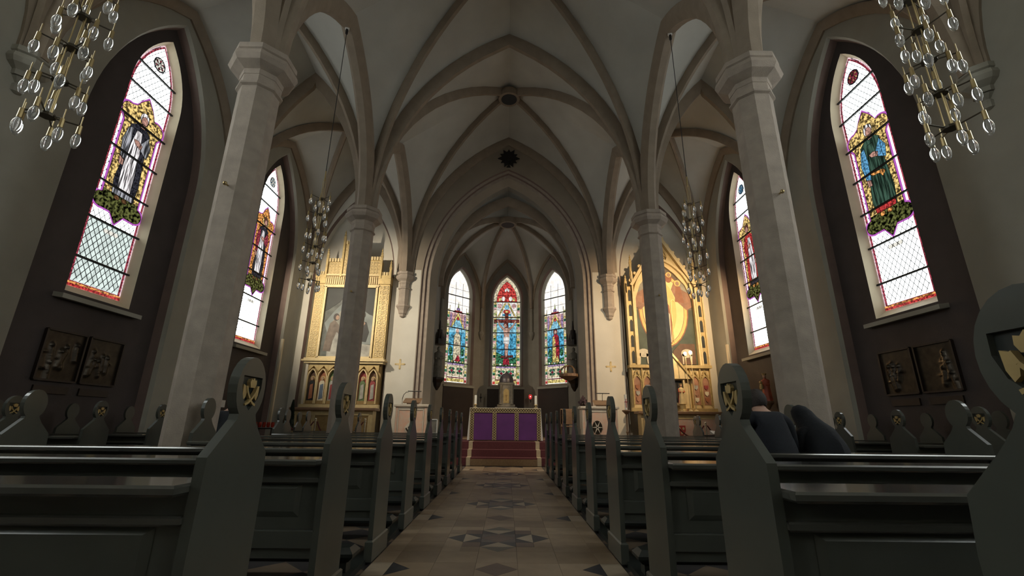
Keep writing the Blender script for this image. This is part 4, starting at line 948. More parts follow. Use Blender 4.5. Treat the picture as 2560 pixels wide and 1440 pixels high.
PA = {k: mat('paint_'+k, c, 0.55, var=v, vscale=s) for k, c, v, s in (('dark', (0.016, 0.020, 0.017), 0.4, 3), ('sky', (0.20, 0.23, 0.22), 0.35, 2.5), ('mist', (0.30, 0.285, 0.23), 0.4, 3), ('grey', (0.10, 0.11, 0.095), 0.5, 4), ('robe', (0.15, 0.11, 0.08), 0.45, 6), ('white', (0.34, 0.33, 0.29), 0.4, 5),
      ('flesh', (0.36, 0.22, 0.14), 0.2, 8), ('black', (0.012, 0.012, 0.011), 0.4, 4), ('hair', (0.03, 0.018, 0.012), 0.3, 8), ('green', (0.055, 0.075, 0.05), 0.3, 3), ('rose', (0.34, 0.17, 0.10), 0.35, 5), ('glory', (0.85, 0.55, 0.18), 0.12, 4), ('glory2', (0.95, 0.70, 0.30), 0.1, 4), ('rust', (0.30, 0.11, 0.05), 0.25, 6), ('stonewing', (0.15, 0.12, 0.09), 0.3, 6), ('sheep', (0.55, 0.50, 0.38), 0.2, 8), ('bluecoat', (0.12, 0.16, 0.22), 0.2, 6), ('crimson', (0.26, 0.04, 0.04), 0.2, 6), ('ivory', (0.62, 0.55, 0.40), 0.15, 6), ('leaf', (0.10, 0.15, 0.06), 0.2, 6), ('umber', (0.12, 0.06, 0.03), 0.3, 6))}
# left altarpiece
LX = -5.38; t = thing('altarpiece', 'gilded altarpiece with a dark painting and stepped pinnacled top on the left', 'altarpiece', (LX, 15.14, 1.487)); f = Frame((0, 0, -1.487), (1, 0, 0), (0, -1, 0))
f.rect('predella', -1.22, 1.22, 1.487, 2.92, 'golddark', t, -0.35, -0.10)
f.rect('predella_sill', -1.28, 1.28, 1.487, 1.60, 'goldpale', t, -0.10, 0.10)
mb = MB(); f.rect('', -1.32, 1.30, 2.92, 2.99, None, None, -0.3, 0.06, mb); f.rect('', -1.40, 1.36, 2.99, 3.05, None, None, -0.3, 0.11, mb); f.rect('', -1.34, 1.32, 3.05, 3.10, None, None, -0.3, 0.08, mb); mb.obj('cornice', 'goldpale', t)
niche_cols = ['umber', 'rust', 'leaf', 'rust', 'leaf', 'crimson', 'umber']; robes = ['black', 'ivory', 'white', 'bluecoat', 'ivory', 'leaf', 'crimson']; fronts = ['rust', 'bluecoat', 'crimson', 'ivory', 'rust', 'white', 'white']
for k in range(7):
    u = -1.0+k*0.333+0.0; h = 0.135
    f.poly('niche_back', [(u+a, b) for a, b in arch(h, 2.45, 0.27, 6, 0, 1.66)], PA[niche_cols[k]], t, -0.10, -0.085)
    mb = MB(); f.bar([(u+a, b) for a, b in arch(h+0.01, 2.45, 0.29, 6, 0, 1.62)], 0.035, -0.10, 0.02, mb); mb.obj('niche_arch', 'goldpale', t)
    f.poly('spandrel', [(u-0.165, 2.90), (u+0.165, 2.90), (u+0.165, 2.66), (u, 2.84), (u-0.165, 2.66)], 'gold', t, -0.10, -0.01)
    s = f.poly('saint', [(u-0.10, 1.72), (u+0.10, 1.72), (u+0.085, 2.0), (u+0.09, 2.28), (u+0.05, 2.36), (u-0.05, 2.36), (u-0.09, 2.28), (u-0.085, 2.0)], PA[robes[k]], t, -0.085, -0.03)
    f.poly('mantle', [(u-0.05, 1.76), (u+0.07, 1.80), (u+0.05, 2.26), (u-0.045, 2.22)], PA[fronts[k]], s, -0.03, -0.015); f.poly('halo', ell(u, 2.44, 0.075, 0.075), 'gold', s, -0.085, -0.075); f.poly('head', ell(u, 2.43, 0.042, 0.058, 10), PA['flesh'], s, -0.075, -0.03)
    f.rect('pedestal', u-0.12, u+0.12, 1.61, 1.72, 'golddark', t, -0.10, 0.0)
u0, u1 = -0.93, 0.85
f.rect('painting_ground', u0, u1, 3.12, 5.58, PA['grey'], t, -0.12, -0.06)
def paint(nm, pts, m, lay): f.poly(nm, pts, PA[m], t, -0.06, -0.058+0.002*lay)
paint('painted_sky', [(u0, 4.2), (-0.55, 4.75), (-0.1, 5.25), (0.12, 5.35), (0.35, 5.05), (u1-0.15, 4.75), (u1, 4.3), (u1, 3.6), (u0, 3.5)], 'sky', 1); paint('painted_mist', [(-0.62, 4.3), (-0.15, 5.05), (0.12, 5.15), (0.38, 4.8), (0.55, 4.2), (0.3, 3.4), (-0.3, 3.3)], 'mist', 2)
paint('painted_drape', [(u0, 5.56), (-0.10, 5.56), (-0.42, 5.05), (-0.78, 4.78), (u0, 4.70)], 'dark', 3); paint('painted_drape', [(0.18, 5.56), (u1, 5.56), (u1, 4.55), (u1-0.20, 4.62), (0.42, 4.78), (0.28, 5.1)], 'dark', 3)
paint('painted_ground', [(u0, 3.14), (u1, 3.14), (u1, 3.55), (0.3, 3.62), (-0.3, 3.42), (u0, 3.7)], 'white', 2.5); paint('painted_shade', [(u0, 3.14), (-0.65, 3.14), (-0.70, 3.9), (u0, 4.5)], 'grey', 3)
paint('painted_robe', [(-0.80, 3.35), (-0.28, 3.30), (-0.24, 3.9), (-0.36, 4.25), (-0.52, 4.42), (-0.66, 4.30), (-0.74, 3.9)], 'robe', 4); paint('painted_mantle', [(-0.56, 3.20), (-0.25, 3.22), (-0.18, 3.75), (-0.40, 4.0), (-0.50, 3.7)], 'white', 5); paint('painted_head', ell(-0.47, 4.52, 0.10, 0.13), 'hair', 5); paint('painted_face', ell(-0.43, 4.50, 0.06, 0.08), 'flesh', 6)
paint('painted_gown', [(0.22, 3.70), (0.62, 3.66), (0.70, 4.0), (0.58, 4.35), (0.36, 4.40), (0.26, 4.15)], 'black', 4); paint('painted_shoulder', [(0.24, 4.10), (0.34, 4.02), (0.55, 4.30), (0.46, 4.42), (0.34, 4.38)], 'flesh', 5); paint('painted_head', ell(0.44, 4.60, 0.085, 0.11), 'hair', 6); paint('painted_face', ell(0.42, 4.57, 0.055, 0.075), 'flesh', 7)
paint('painted_arm', [(-0.20, 4.75), (-0.14, 4.98), (-0.10, 4.98), (-0.14, 4.65)], 'flesh', 5); paint('painted_staff', [(-0.20, 4.7), (-0.17, 4.7), (-0.24, 4.0), (-0.27, 4.0)], 'black', 5)
mb = MB(); f.bar([(u0, 3.12), (u1, 3.12), (u1, 5.60), (u0, 5.60), (u0, 3.12)], 0.07, -0.10, 0.04, mb); mb.obj('frame', 'goldpale', t)
for a, b in ((-1.30, -0.99), (0.91, 1.28)):
    f.rect('pilaster', a, b, 3.10, 5.72, 'gold', t, -0.30, 0.0); fretwork(f, a+.03, b-.03, 3.14, 5.66, 2, 14, t, 0.0, 'goldpale'); f.rect('pilaster_cap', a-.02, b+.02, 5.70, 6.02, 'gold', t, -0.30, 0.05); crenels(f, a, b, 6.02, t, 4)
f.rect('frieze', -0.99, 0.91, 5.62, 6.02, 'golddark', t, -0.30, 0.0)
mb = MB()
for k in range(26): u = -0.97+k*0.073; f.rect('', u, u+0.04, 5.68, 5.97, None, None, 0.0, 0.03, mb)
mb.obj('frieze_bars', 'goldpale', t); mb = MB(); f.rect('', -1.0, 0.92, 5.99, 6.05, None, None, -0.1, 0.06, mb); f.rect('', -1.0, 0.92, 5.60, 5.66, None, None, -0.1, 0.05, mb); mb.obj('moulding', 'goldpale', t)
f.rect('tower', -0.97, -0.48, 6.05, 6.52, 'gold', t, -0.30, -0.02); fretwork(f, -0.95, -0.50, 6.07, 6.50, 4, 4, t, -0.02, 'goldpale'); crenels(f, -0.97, -0.48, 6.52, t)
f.rect('tower', 0.42, 0.90, 6.05, 6.60, 'gold', t, -0.30, -0.02); fretwork(f, 0.44, 0.88, 6.07, 6.56, 4, 4, t, -0.02, 'goldpale'); crenels(f, 0.42, 0.90, 6.60, t)
f.rect('tower', -0.46, 0.40, 6.05, 7.20, 'gold', t, -0.30, 0.0); fretwork(f, -0.44, 0.38, 6.07, 7.15, 7, 9, t, 0.0, 'goldpale'); crenels(f, -0.46, 0.40, 7.20, t, 7)
for u, a, b in ((-1.0, 5.9, 7.05), (-0.47, 5.95, 7.72), (0.41, 5.95, 7.72), (0.92, 5.9, 7.05), (1.27, 5.9, 6.60), (-1.30, 5.9, 6.60)): pinnacle(f, u, a, b, t, 0.04)

# right altarpiece
RX = 5.53; t = thing('altarpiece', 'golden gothic gable altarpiece around a mural with an oval glory on the right', 'altarpiece', (RX, 15.14, 1.487)); f = Frame((0, 0, -1.487), (1, 0, 0), (0, -1, 0))
f.rect('base', -1.34, 1.34, 1.487, 2.96, 'goldpale', t, -0.35, -0.06); f.rect('base_sill', -1.40, 1.40, 1.487, 1.60, 'gold', t, -0.06, 0.08); mb = MB(); f.rect('', -1.38, 1.38, 2.90, 3.00, None, None, -0.3, 0.05, mb); mb.obj('cornice', 'gold', t)
shc = ['rose', 'white', 'rust', 'ivory', 'crimson', 'bluecoat', 'sheep']
kk = 0
for u in (-1.14, -0.80, 0.80, 1.14):
    f.poly('lancet_panel', [(u+a, b) for a, b in arch(0.125, 2.42, 0.22, 6, 0, 1.72)], PA['rose'], t, -0.06, -0.045)
    mb = MB(); f.bar([(u+a, b) for a, b in arch(0.13, 2.42, 0.23, 6, 0, 1.70)], 0.03, -0.06, -0.01, mb); f.bar([(u-0.155, 2.45), (u, 2.84), (u+0.155, 2.45)], 0.035, -0.06, 0.0, mb)
    for q in range(4):
        for sg in (-1, 1): f.poly('', ell(u+sg*(0.135-0.03*q), 2.52+q*0.085, 0.02, 0.02, 6), None, None, -0.06, 0.01, mb=mb)
    mb.obj('lancet_frame', 'gold', t); mb = MB(); f.rect('', u-0.172, u-0.150, 1.62, 2.90, None, None, -0.06, 0.02, mb); f.rect('', u+0.150, u+0.172, 1.62, 2.90, None, None, -0.06, 0.02, mb); mb.obj('colonette', 'gold', t)
    for q in range(3):
        v = 1.87+q*0.20; f.poly('shield', [(u-0.065, v+0.07), (u+0.065, v+0.07), (u+0.06, v-0.02), (u, v-0.08), (u-0.06, v-0.02)], PA[shc[kk % 7]], t, -0.045, -0.015); kk += 1
f.rect('niche', -0.30, 0.36, 1.78, 2.50, PA['black'], t, -0.06, -0.05); mb = MB(); f.bar([(-0.32, 1.72), (0.38, 1.72), (0.38, 2.54), (-0.32, 2.54), (-0.32, 1.72)], 0.06, -0.06, 0.06, mb); mb.obj('niche_frame', 'goldpale', t)
f.poly('gable_hood', [(-0.62, 2.54), (0.66, 2.54), (0.02, 3.34)], 'goldpale', t, -0.05, 0.10); mb = MB(); f.bar([(-0.64, 2.52), (0.02, 3.38), (0.68, 2.52)], 0.06, -0.05, 0.15, mb); mb.obj('gable_edge', 'gold', t); mb = MB(); mb.lathe([(0.02, 3.36-1.487), (0.07, 3.45-1.487), (0.03, 3.52-1.487), (0.09, 3.60-1.487), (0.02, 3.70-1.487)], (0.02, -0.05), 10); mb.obj('finial', 'gold', t, True)
f.poly('quatrefoil', ell(0.28, 1.535, 0.16, 0.035, 12), PA['rose'], t, 0.08, 0.09)
# mural
mur = arch(1.02, 5.25, 1.50, 12, 0, 3.0)
f.poly('mural_ground', mur, PA['green'], t, -0.20, -0.16)
def paint(nm, pts, m, lay): f.poly(nm, pts, PA[m], t, -0.16, -0.158+0.002*lay)
paint('painted_heaven', [p for p in arch(0.98, 5.25, 1.45, 12, 0, 4.95)], 'stonewing', 1)
for sg in (-1, 1):
    paint('painted_cloud', [(sg*0.99, 5.05), (sg*0.80, 4.95), (sg*0.50, 5.25), (sg*0.32, 5.7), (sg*0.45, 6.0), (sg*0.72, 5.85), (sg*0.97, 5.45)], 'rose', 8); paint('painted_wing', [(sg*0.60, 5.75), (sg*0.92, 5.55), (sg*0.80, 6.0), (sg*0.58, 6.1)], 'mist', 9)
    paint('painted_angel', [(sg*0.42, 5.25), (sg*0.74, 5.2), (sg*0.66, 5.80), (sg*0.50, 5.82)], 'rust', 10); paint('painted_halo', ell(sg*0.56, 5.93, 0.115, 0.115), 'glory', 11); paint('painted_face', ell(sg*0.56, 5.92, 0.065, 0.08), 'flesh', 12)
paint('painted_angel', ell(0.26, 6.12, 0.12, 0.17), 'rust', 10); paint('painted_halo', ell(0.28, 6.25, 0.10, 0.10), 'glory', 11); paint('painted_face', ell(0.28, 6.24, 0.06, 0.07), 'flesh', 12)
paint('painted_glory', ell(-0.02, 4.98, 0.88, 1.36, 28), 'rust', 2); paint('painted_glory', ell(-0.02, 4.98, 0.84, 1.32, 28), 'glory', 3); paint('painted_glory', ell(-0.02, 4.98, 0.74, 1.22, 28), 'rose', 4); paint('painted_glory', ell(-0.02, 4.98, 0.72, 1.20, 28), 'glory2', 5); paint('painted_glory', ell(-0.02, 4.98, 0.46, 1.0, 28), 'glory', 6)
paint('painted_robe', [(-0.18, 3.75), (0.20, 3.75), (0.24, 4.5), (0.20, 5.1), (0.10, 5.25), (-0.10, 5.25), (-0.20, 5.1), (-0.24, 4.5)], 'rust', 9); paint('painted_stole', [(0.08, 3.8), (0.18, 3.8), (0.20, 4.8), (0.10, 4.9)], 'ivory', 10); paint('painted_mitre', [(-0.07, 5.40), (0.07, 5.40), (0.09, 5.52), (0, 5.68), (-0.09, 5.52)], 'ivory', 11); paint('painted_face', ell(0, 5.35, 0.07, 0.09), 'flesh', 10)
mb = MB(); f.bar([(0.26, 3.8), (0.26, 5.2)] + [(0.33-0.07*math.cos(a), 5.22+0.09*math.sin(a)) for a in [0.3*k for k in range(1, 11)]], 0.022, -0.13, -0.125, mb); mb.obj('painted_crozier', 'gold', t)
paint('painted_smoke', [(0.15, 3.05), (0.95, 3.05), (0.95, 3.75), (0.45, 3.75), (0.2, 3.5)], 'umber', 9)
for u, sg in ((-0.82, 1), (0.66, 1)):
    paint('painted_sheep', ell(u, 3.42, 0.20, 0.15), 'sheep', 12); paint('painted_sheep', [(u-0.17, 3.05), (u-0.13, 3.05), (u-0.10, 3.42), (u-0.17, 3.40)], 'sheep', 12); paint('painted_sheep', [(u+0.11, 3.05), (u+0.15, 3.05), (u+0.18, 3.40), (u+0.08, 3.40)], 'sheep', 12)
mb = MB(); f.bar(arch(1.05, 5.25, 1.54, 12, 0, 3.0), 0.08, -0.20, 0.02, mb); mb.obj('mural_frame', 'goldpale', t)
f.poly('gable', [(-1.10, 5.55), (1.10, 5.55), (1.10, 5.80), (0, 7.60), (-1.10, 5.80)], 'golddark', t, -0.34, -0.21)
for sg in (-1, 1):
    f.poly('gable_spandrel', [(sg*1.10, 5.50), (sg*1.10, 5.80), (sg*0.05, 7.50), (sg*0.05, 6.62), (sg*0.45, 6.28), (sg*0.80, 5.85), (sg*0.98, 5.35)], 'goldpale', t, -0.21, -0.08)
    mb = MB(); f.bar([(sg*1.14, 5.78), (0, 7.66)], 0.11, -0.25, 0.06, mb); mb.obj('gable_edge', 'goldpale', t); mb = MB()
    for k in range(7): a = 0.06+k*0.145; f.poly('', ell(sg*(1.20*(1-a)+0.03), 5.86+1.86*a, 0.05, 0.06, 8), None, None, -0.10, 0.03, mb=mb)
    stuff(mb.obj('crockets', 'goldpale', t))
    f.rect('buttress', sg*1.32 if sg < 0 else 1.10, -1.10 if sg < 0 else 1.32, 3.0, 5.75, 'gold', t, -0.30, -0.02)
    for k in range(5): f.poly('lancet_shade', [(sg*1.21+a, b) for a, b in arch(0.05, 3.38+k*0.54, 0.10, 5, 0, 3.06+k*0.54)], PA['dark'], t, -0.02, -0.012)  # dark plates paint the shade of openings; nothing is cut through
    mb = MB(); f.rect('', sg*1.10-0.025, sg*1.10+0.025, 3.0, 6.3, None, None, -0.2, 0.05, mb); f.rect('', sg*1.33-0.02, sg*1.33+0.02, 3.0, 5.9, None, None, -0.2, 0.03, mb); mb.obj('shaft', 'goldpale', t); pinnacle(f, sg*1.12, 5.8, 6.95, t, 0.0); pinnacle(f, sg*1.33, 5.5, 6.2, t, 0.0)
mb = MB(); f.bar(ell(0, 6.95, 0.22, 0.22, 16)+[(0.22, 6.95)], 0.05, -0.10, -0.03, mb); f.bar(ell(-0.1, 6.86, 0.10, 0.10, 10)+[(0, 6.86)], 0.03, -0.10, -0.03, mb); f.bar(ell(0.1, 6.86, 0.10, 0.10, 10)+[(0.2, 6.86)], 0.03, -0.10, -0.03, mb); mb.obj('tracery', 'gold', t)
# small statue in the niche, altar candle lamps
t = thing('niche_statuette', 'small gilded statuette in the dark niche of the right altarpiece', 'statue', (RX+0.16, 14.82, 1.487)); figure(t, 0.62, 'goldpale', 'skin', 'redrobe', z0=0.23, seed=5, crown='gold'); mb = MB(); mb.lathe([(0.13, 0.0), (0.12, 0.05), (0.09, 0.08), (0.09, 0.2), (0.12, 0.23)], (0, 0), 10); mb.obj('pedestal', 'gold', t)
bulbm = mat('lamp_glow', (1, 0.85, 0.6), 0.5, emit=(1.0, 0.72, 0.38), estr=25.0)
for k, (x, z) in enumerate(((5.80, 3.32), (5.98, 3.36))):
    t = thing('altar_lamp', 'thin gilded lamp stand with a lit bulb before the right mural, the %s one' % ('left' if k == 0 else 'right'), 'lamp', (x+0.06, 14.62, 1.487), group='lit lamps on the right side altar')
    mb = MB(); mb.lathe([(0.08, 0), (0.07, 0.03), (0.015, 0.06), (0.012, z-1.60), (0.04, z-1.57), (0.04, z-1.53)], (0, 0), 10); mb.obj('stand', 'goldpale', t, True); mb = MB(); mb.ball((0, 0, z-1.487), 0.05, 10, 8); mb.obj('bulb', bulbm, t, True)
    l = bpy.data.lights.new('altar_lamp_light', 'POINT'); l.energy = 14; l.color = (1, 0.72, 0.42); l.shadow_soft_size = 0.05; lo = bpy.data.objects.new('lamp_light', l); COL.objects.link(lo); lo.parent = t; lo.location = (0, -0.08, z-1.487)

# ------------------------------------------------------------------ high altar
t = thing('altar', 'altar with a purple frontal and gold braid at the head of the steps', 'altar', (0.02, 13.78, 0.572)); f = Frame((0, 0, 0), (1, 0, 0), (0, -1, 0))
mb = MB(); mb.box(-1.02, 1.02, 0.0, 0.72, 0, 0.90); mb.obj('table', 'wood', t)
mb = MB(); mb.add([(-1.05, -0.02, 0.90), (1.05, -0.02, 0.90), (1.05, 0.75, 0.90), (-1.05, 0.75, 0.90), (-1.05, -0.02, 0.93), (1.05, -0.02, 0.93), (1.05, 0.75, 0.93), (-1.05, 0.75, 0.93)], [(0, 3, 2, 1), (4, 5, 6, 7), (0, 1, 5, 4), (1, 2, 6, 5), (2, 3, 7, 6), (3, 0, 4, 7)])
for sg in (-1, 1): mb.add([(sg*1.05, -0.02, 0.92), (sg*1.05, 0.75, 0.92), (sg*1.10, 0.75, 0.02), (sg*1.10, -0.03, 0.02), (sg*1.03, -0.015, 0.92), (sg*1.03, 0.75, 0.92), (sg*1.03, 0.75, 0.02), (sg*1.03, -0.015, 0.02)], [(0, 1, 2, 3), (4, 7, 6, 5), (0, 3, 7, 4), (1, 5, 6, 2), (3, 2, 6, 7)])
mb.obj('altar_cloth', 'white', t)
for u0, u1 in ((-0.89, -0.37), (-0.25, 0.28), (0.40, 0.91)): f.rect('frontal_panel', u0-0.03, u1+0.03, 0.03, 0.78, 'purple', t, 0.005, 0.02)
def braid(name, u0, u1, v0, v1, vertical, parent):
    o = f.rect(name, u0, u1, v0, v1, mat('dark_braid', (0.05, 0.035, 0.02), 0.8), parent, 0.02, 0.03); mb = MB()
    L, Wd = ((v1-v0), (u1-u0)) if vertical else ((u1-u0), (v1-v0)); n = int(L/Wd*1.6); st = L/n
    for k in range(n):
        for s0, s1 in ((0.12, 0.88), (0.88, 0.12)):
            a, b = (k*st, s0*Wd), ((k+1)*st, s1*Wd)
            P = lambda q: (u0+q[1], v0+q[0]) if vertical else (u0+q[0], v0+q[1])
            f.bar([P(a), P(b)], Wd*0.10, 0.03, 0.036, mb)
    for s in (0.04, 0.96): f.bar([P((0, s*Wd)), P((L, s*Wd))], Wd*0.09, 0.03, 0.038, mb)
    stuff(mb.obj('braid_weave', 'goldpale', o)); return o
for u in (-1.03, -0.37, 0.28, 0.93): braid('braid', u, u+0.11, 0.03, 0.80, True, t)
braid('top_braid', -1.04, 1.04, 0.80, 0.92, False, t)
for k, u in enumerate((-0.88, 0.93)):
    t = thing('altar_candle', 'white candle in a low brass holder on the %s end of the altar' % ('left' if k == 0 else 'right'), 'candle', (u, 13.95, 1.502), group='candles on the altar')
    mb = MB(); mb.lathe([(0.065, 0), (0.06, 0.02), (0.025, 0.04), (0.022, 0.08), (0.055, 0.10), (0.05, 0.115)], (0, 0), 12); mb.obj('holder', 'brass', t, True); mb = MB(); mb.lathe([(0.036, 0.11), (0.036, 0.36), (0.03, 0.372)], (0, 0), 12); mb.obj('candle', 'wax', t, True)
    mb = MB(); mb.tube([(0, 0, 0.37), (0.004, 0, 0.392)], 0.003, 5); mb.obj('wick', 'black', t)
# tabernacle
t = thing('tabernacle', 'stone tabernacle with a ribbed dome and gold door behind the altar', 'tabernacle', (0.03, 18.9, 0.557)); z = -0.557; f = Frame((0, 0, z), (1, 0, 0), (0, -1, 0))
mb = MB(); mb.cbox(-0.45, 0.45, -0.30, 0.30, 0.0, 1.15, 0.02); mb.obj('pedestal', 'chwall', t)
mb = MB(); mb.cbox(-0.36, 0.36, -0.26, 0.26, 1.15, 1.25, 0.02); mb.cbox(-0.30, 0.30, -0.22, 0.22, 1.25, 2.02, 0.01); mb.cbox(-0.34, 0.34, -0.25, 0.25, 2.02, 2.12, 0.02); mb.obj('body', 'statue', t)
f.poly('door', arch(0.115, 2.30, 0.13, 6, 0, 1.86), 'gold', t, 0.22, 0.24); f.poly('door_chalice', [(-0.02, 1.95), (0.02, 1.95), (0.012, 2.05), (0.05, 2.18), (-0.05, 2.18), (-0.012, 2.05)], 'golddark', t, 0.24, 0.245)
for sg in (-1, 1):
    mb = MB(); mb.lathe([(0.07, 1.25), (0.07, 1.30), (0.05, 1.32), (0.045, 1.92), (0.07, 1.98), (0.07, 2.02)], (sg*0.23, -0.24), 10); mb.obj('colonette', 'statue', t, True)
mb = MB(); mb.lathe([(0.27, 2.12), (0.275, 2.22), (0.25, 2.35), (0.17, 2.46), (0.06, 2.52), (0.03, 2.56)], (0, 0), 24, wob=lambda k, i: 0.05 if k % 3 == 0 else 0); mb.obj('dome', mat('dome_slate', (0.10, 0.085, 0.10), 0.35, var=0.2), t, True)
mb = MB(); mb.ball((0, 0, 2.58), 0.03, 8, 6); mb.obj('finial', 'gold', t, True)
# sanctuary lamp and sconce
t = thing('sanctuary_lamp', 'small glowing red lamp on the chancel pier right of the tabernacle', 'lamp', (1.05, 19.72, 2.17))
mb = MB(); mb.tube([(0.02, 0.1, -0.22), (0.02, -0.12, -0.20), (0.0, -0.14, -0.10)], 0.015, 6); mb.obj('bracket', 'black', t); mb = MB(); mb.lathe([(0.03, -0.10), (0.07, -0.04), (0.075, 0.04), (0.05, 0.09)], (0, -0.14), 12); mb.obj('red_glass', mat('red_glow', (0.5, 0.02, 0.02), 0.3, emit=(1, 0.06, 0.06), estr=0.5), t, True); mb = MB(); mb.ball((0, -0.215, 0.0), 0.022, 8, 6); mb.obj('flame', mat('flame_glow', (1, 0.5, 0.4), 0.5, emit=(1, 0.55, 0.5), estr=3), t, True)
t = thing('wall_sconce', 'dark iron sconce on the chancel pier left of the tabernacle', 'sconce', (-1.05, 19.72, 2.08))
mb = MB(); mb.tube([(0, 0.1, -0.15), (0, -0.12, -0.12), (0, -0.14, 0.02)], 0.015, 6); mb.lathe([(0.02, 0.0), (0.06, 0.04), (0.05, 0.06)], (0, -0.14), 10); mb.obj('arm', 'black', t)
mb = MB(); mb.lathe([(0.02, 0.06), (0.018, 0.2)], (0, -0.14), 8); mb.obj('candle', 'darkwood', t)
# consecration crosses
for sx, side in ((-1, 'left'), (1, 'right')):
    t = thing('wall_cross', 'small gold cross on the white wall %s of the chancel arch' % side, 'cross', (sx*3.59, Y3-0.001, 2.96), group='gold wall crosses'); f = Frame((0, 0, 0), (1, 0, 0), (0, -1, 0))
    f.poly('cross', [(-.03, -.15), (.03, -.15), (.03, -.03), (.15, -.03), (.15, .03), (.03, .03), (.03, .15), (-.03, .15), (-.03, .03), (-.15, .03), (-.15, -.03), (-.03, -.03)], 'goldpale', t, 0, 0.012)
    for a, b in ((0, .15), (0, -.15), (.15, 0), (-.15, 0)): f.poly('cross_end', [(a-.022, b-.022), (a+.022, b-.022), (a+.022, b+.022), (a-.022, b+.022)], 'gold', t, 0.012, 0.02)
# leaf ornament above the chancel arch
t = thing('leaf_ornament', 'dark leaf rosette on the wall above the chancel arch', 'ornament', (0.01, Y3-0.001, 11.03)); f = Frame((0, 0, 0), (1, 0, 0), (0, -1, 0)); dk = mat('dark_ornament', (0.014, 0.012, 0.009), 0.8)
for k in range(11):
    a = -PI/2+0.42+k*(2*PI-0.84)/10; r = 0.43 if k % 2 == 0 else 0.38; c, s = math.cos(a), math.sin(a)
    f.poly('leaf', [(0.05*c+0.09*-s, 0.05*s+0.09*c), (0.22*c+0.10*-s, 0.22*s+0.10*c), (r*0.82*c+0.035*-s, r*0.82*s+0.035*c), (r*c, r*s), (r*0.82*c-0.035*-s, r*0.82*s-0.035*c), (0.22*c-0.10*-s, 0.22*s-0.10*c), (0.05*c-0.09*-s, 0.05*s-0.09*c)], dk, t, 0.0, 0.03+0.01*(k % 3))
f.poly('stem', [(-0.05, 0.0), (0.05, 0.0), (0.04, -0.32), (0.08, -0.41), (-0.08, -0.41), (-0.04, -0.32)], dk, t, 0, 0.03); f.poly('centre', ell(0, 0.0, 0.16, 0.16, 12), dk, t, 0.0, 0.06)
# ambos
for sx, side in ((-1, 'left'), (1, 'right')):
    x = -2.84 if sx < 0 else 2.90; hw = 0.50 if sx < 0 else 0.56
    t = thing('marble_ambo', 'pink and cream marble ambo with a carved coat of arms, %s of the altar' % side, 'ambo', (x, 14.2, 0.557), group='marble ambos beside the altar'); f = Frame((0, 0, 0), (1, 0, 0), (0, -1, 0))
    mb = MB(); mb.box(-hw+.02, hw-.02, 0, 0.5, 0, 0.96); mb.obj('body', 'marble', t)
    mb = MB(); mb.cbox(-hw-.03, hw+.03, -0.05, 0.55, 0.96, 1.04, 0.015); mb.obj('top_slab', 'marble', t); mb = MB(); mb.cbox(-hw-.02, hw+.02, -0.04, 0.54, 0, 0.09, 0.01); mb.obj('plinth', 'marble', t)
    f.rect('inset_panel', -hw+.14, hw-.14, 0.14, 0.86, 'pink', t, 0, 0.012); mb = MB(); f.bar([(-hw+.12, .12), (hw-.12, .12), (hw-.12, .88), (-hw+.12, .88), (-hw+.12, .12)], 0.03, 0, 0.025, mb); mb.obj('inset_frame', 'marble', t)
    for u in (-hw+.065, hw-.065): f.rect('corner_strip', u-.03, u+.03, 0.10, 0.94, 'pink', t, 0, 0.012)
    if sx < 0:
        s = f.poly('shield', [(-0.17, 0.36), (0.0, 0.55), (0.16, 0.40), (0.13, 0.26), (0.0, 0.18), (-0.12, 0.24)], 'marble', t, 0.012, 0.05)
        for k in range(4): f.poly('stripe', [(-0.13+0.07*k, 0.33+0.04*k), (-0.10+0.07*k, 0.36+0.04*k), (-0.02+0.05*k, 0.24+0.03*k), (-0.05+0.05*k, 0.21+0.03*k)], 'bronze', s, 0.05, 0.056)
        f.poly('helmet', ell(0.02, 0.60, 0.075, 0.085), 'marble', t, 0.012, 0.06); f.poly('crest', [(0.06, 0.62), (0.14, 0.72), (0.10, 0.56)], 'goldpale', t, 0.012, 0.05)
    else:
        f.poly('emblem_disc', ell(-0.10, 0.42, 0.15, 0.20, 16), 'bronze', t, 0.012, 0.04)
        for k in range(6): a = k*PI/3; f.poly('emblem_ray', [(-0.10+0.02*math.cos(a+1.57), 0.42+0.02*math.sin(a+1.57)), (-0.10+0.19*math.cos(a), 0.42+0.24*math.sin(a)), (-0.10-0.02*math.cos(a+1.57), 0.42-0.02*math.sin(a+1.57))], 'marble', t, 0.04, 0.055)
    # reading desk, lamp bar, microphone
    d = thing('reading_desk', 'small reading desk with a lamp bar on the marble ambo, %s of the altar' % side, 'desk', (x-0.02 if sx < 0 else x+0.12, 14.42, 1.597), group='reading desks')
    mb = MB(); mb.add([(-.27, -.18, .06), (.27, -.18, .06), (.27, .16, .20), (-.27, .16, .20), (-.25, -.18, .03), (.25, -.18, .03), (.25, .16, .17), (-.25, .16, .17)], [(0, 1, 2, 3), (7, 6, 5, 4), (0, 4, 5, 1), (1, 5, 6, 2), (2, 6, 7, 3), (3, 7, 4, 0)]); mb.cbox(-.16, .16, -.12, .12, 0.0, 0.07, 0.01); mb.obj('desk_top', 'wood', d)
    mb = MB(); mb.tube([(0.04, .10, .12), (0.04, .08, .36), (0.04, -.02, .40)], 0.008, 6); mb.tube([(-.17, -.02, .40), (.25, -.02, .40)], 0.016, 6); mb.obj('lamp_bar', 'black', d)
    if sx < 0: mb = MB(); mb.tube([(-.32, 0, 0.0), (-.33, 0, .18), (-.29, -.01, .30), (-.20, -.03, .38), (-.15, -.05, .36)], 0.009, 6); mb.obj('microphone', 'black', d)
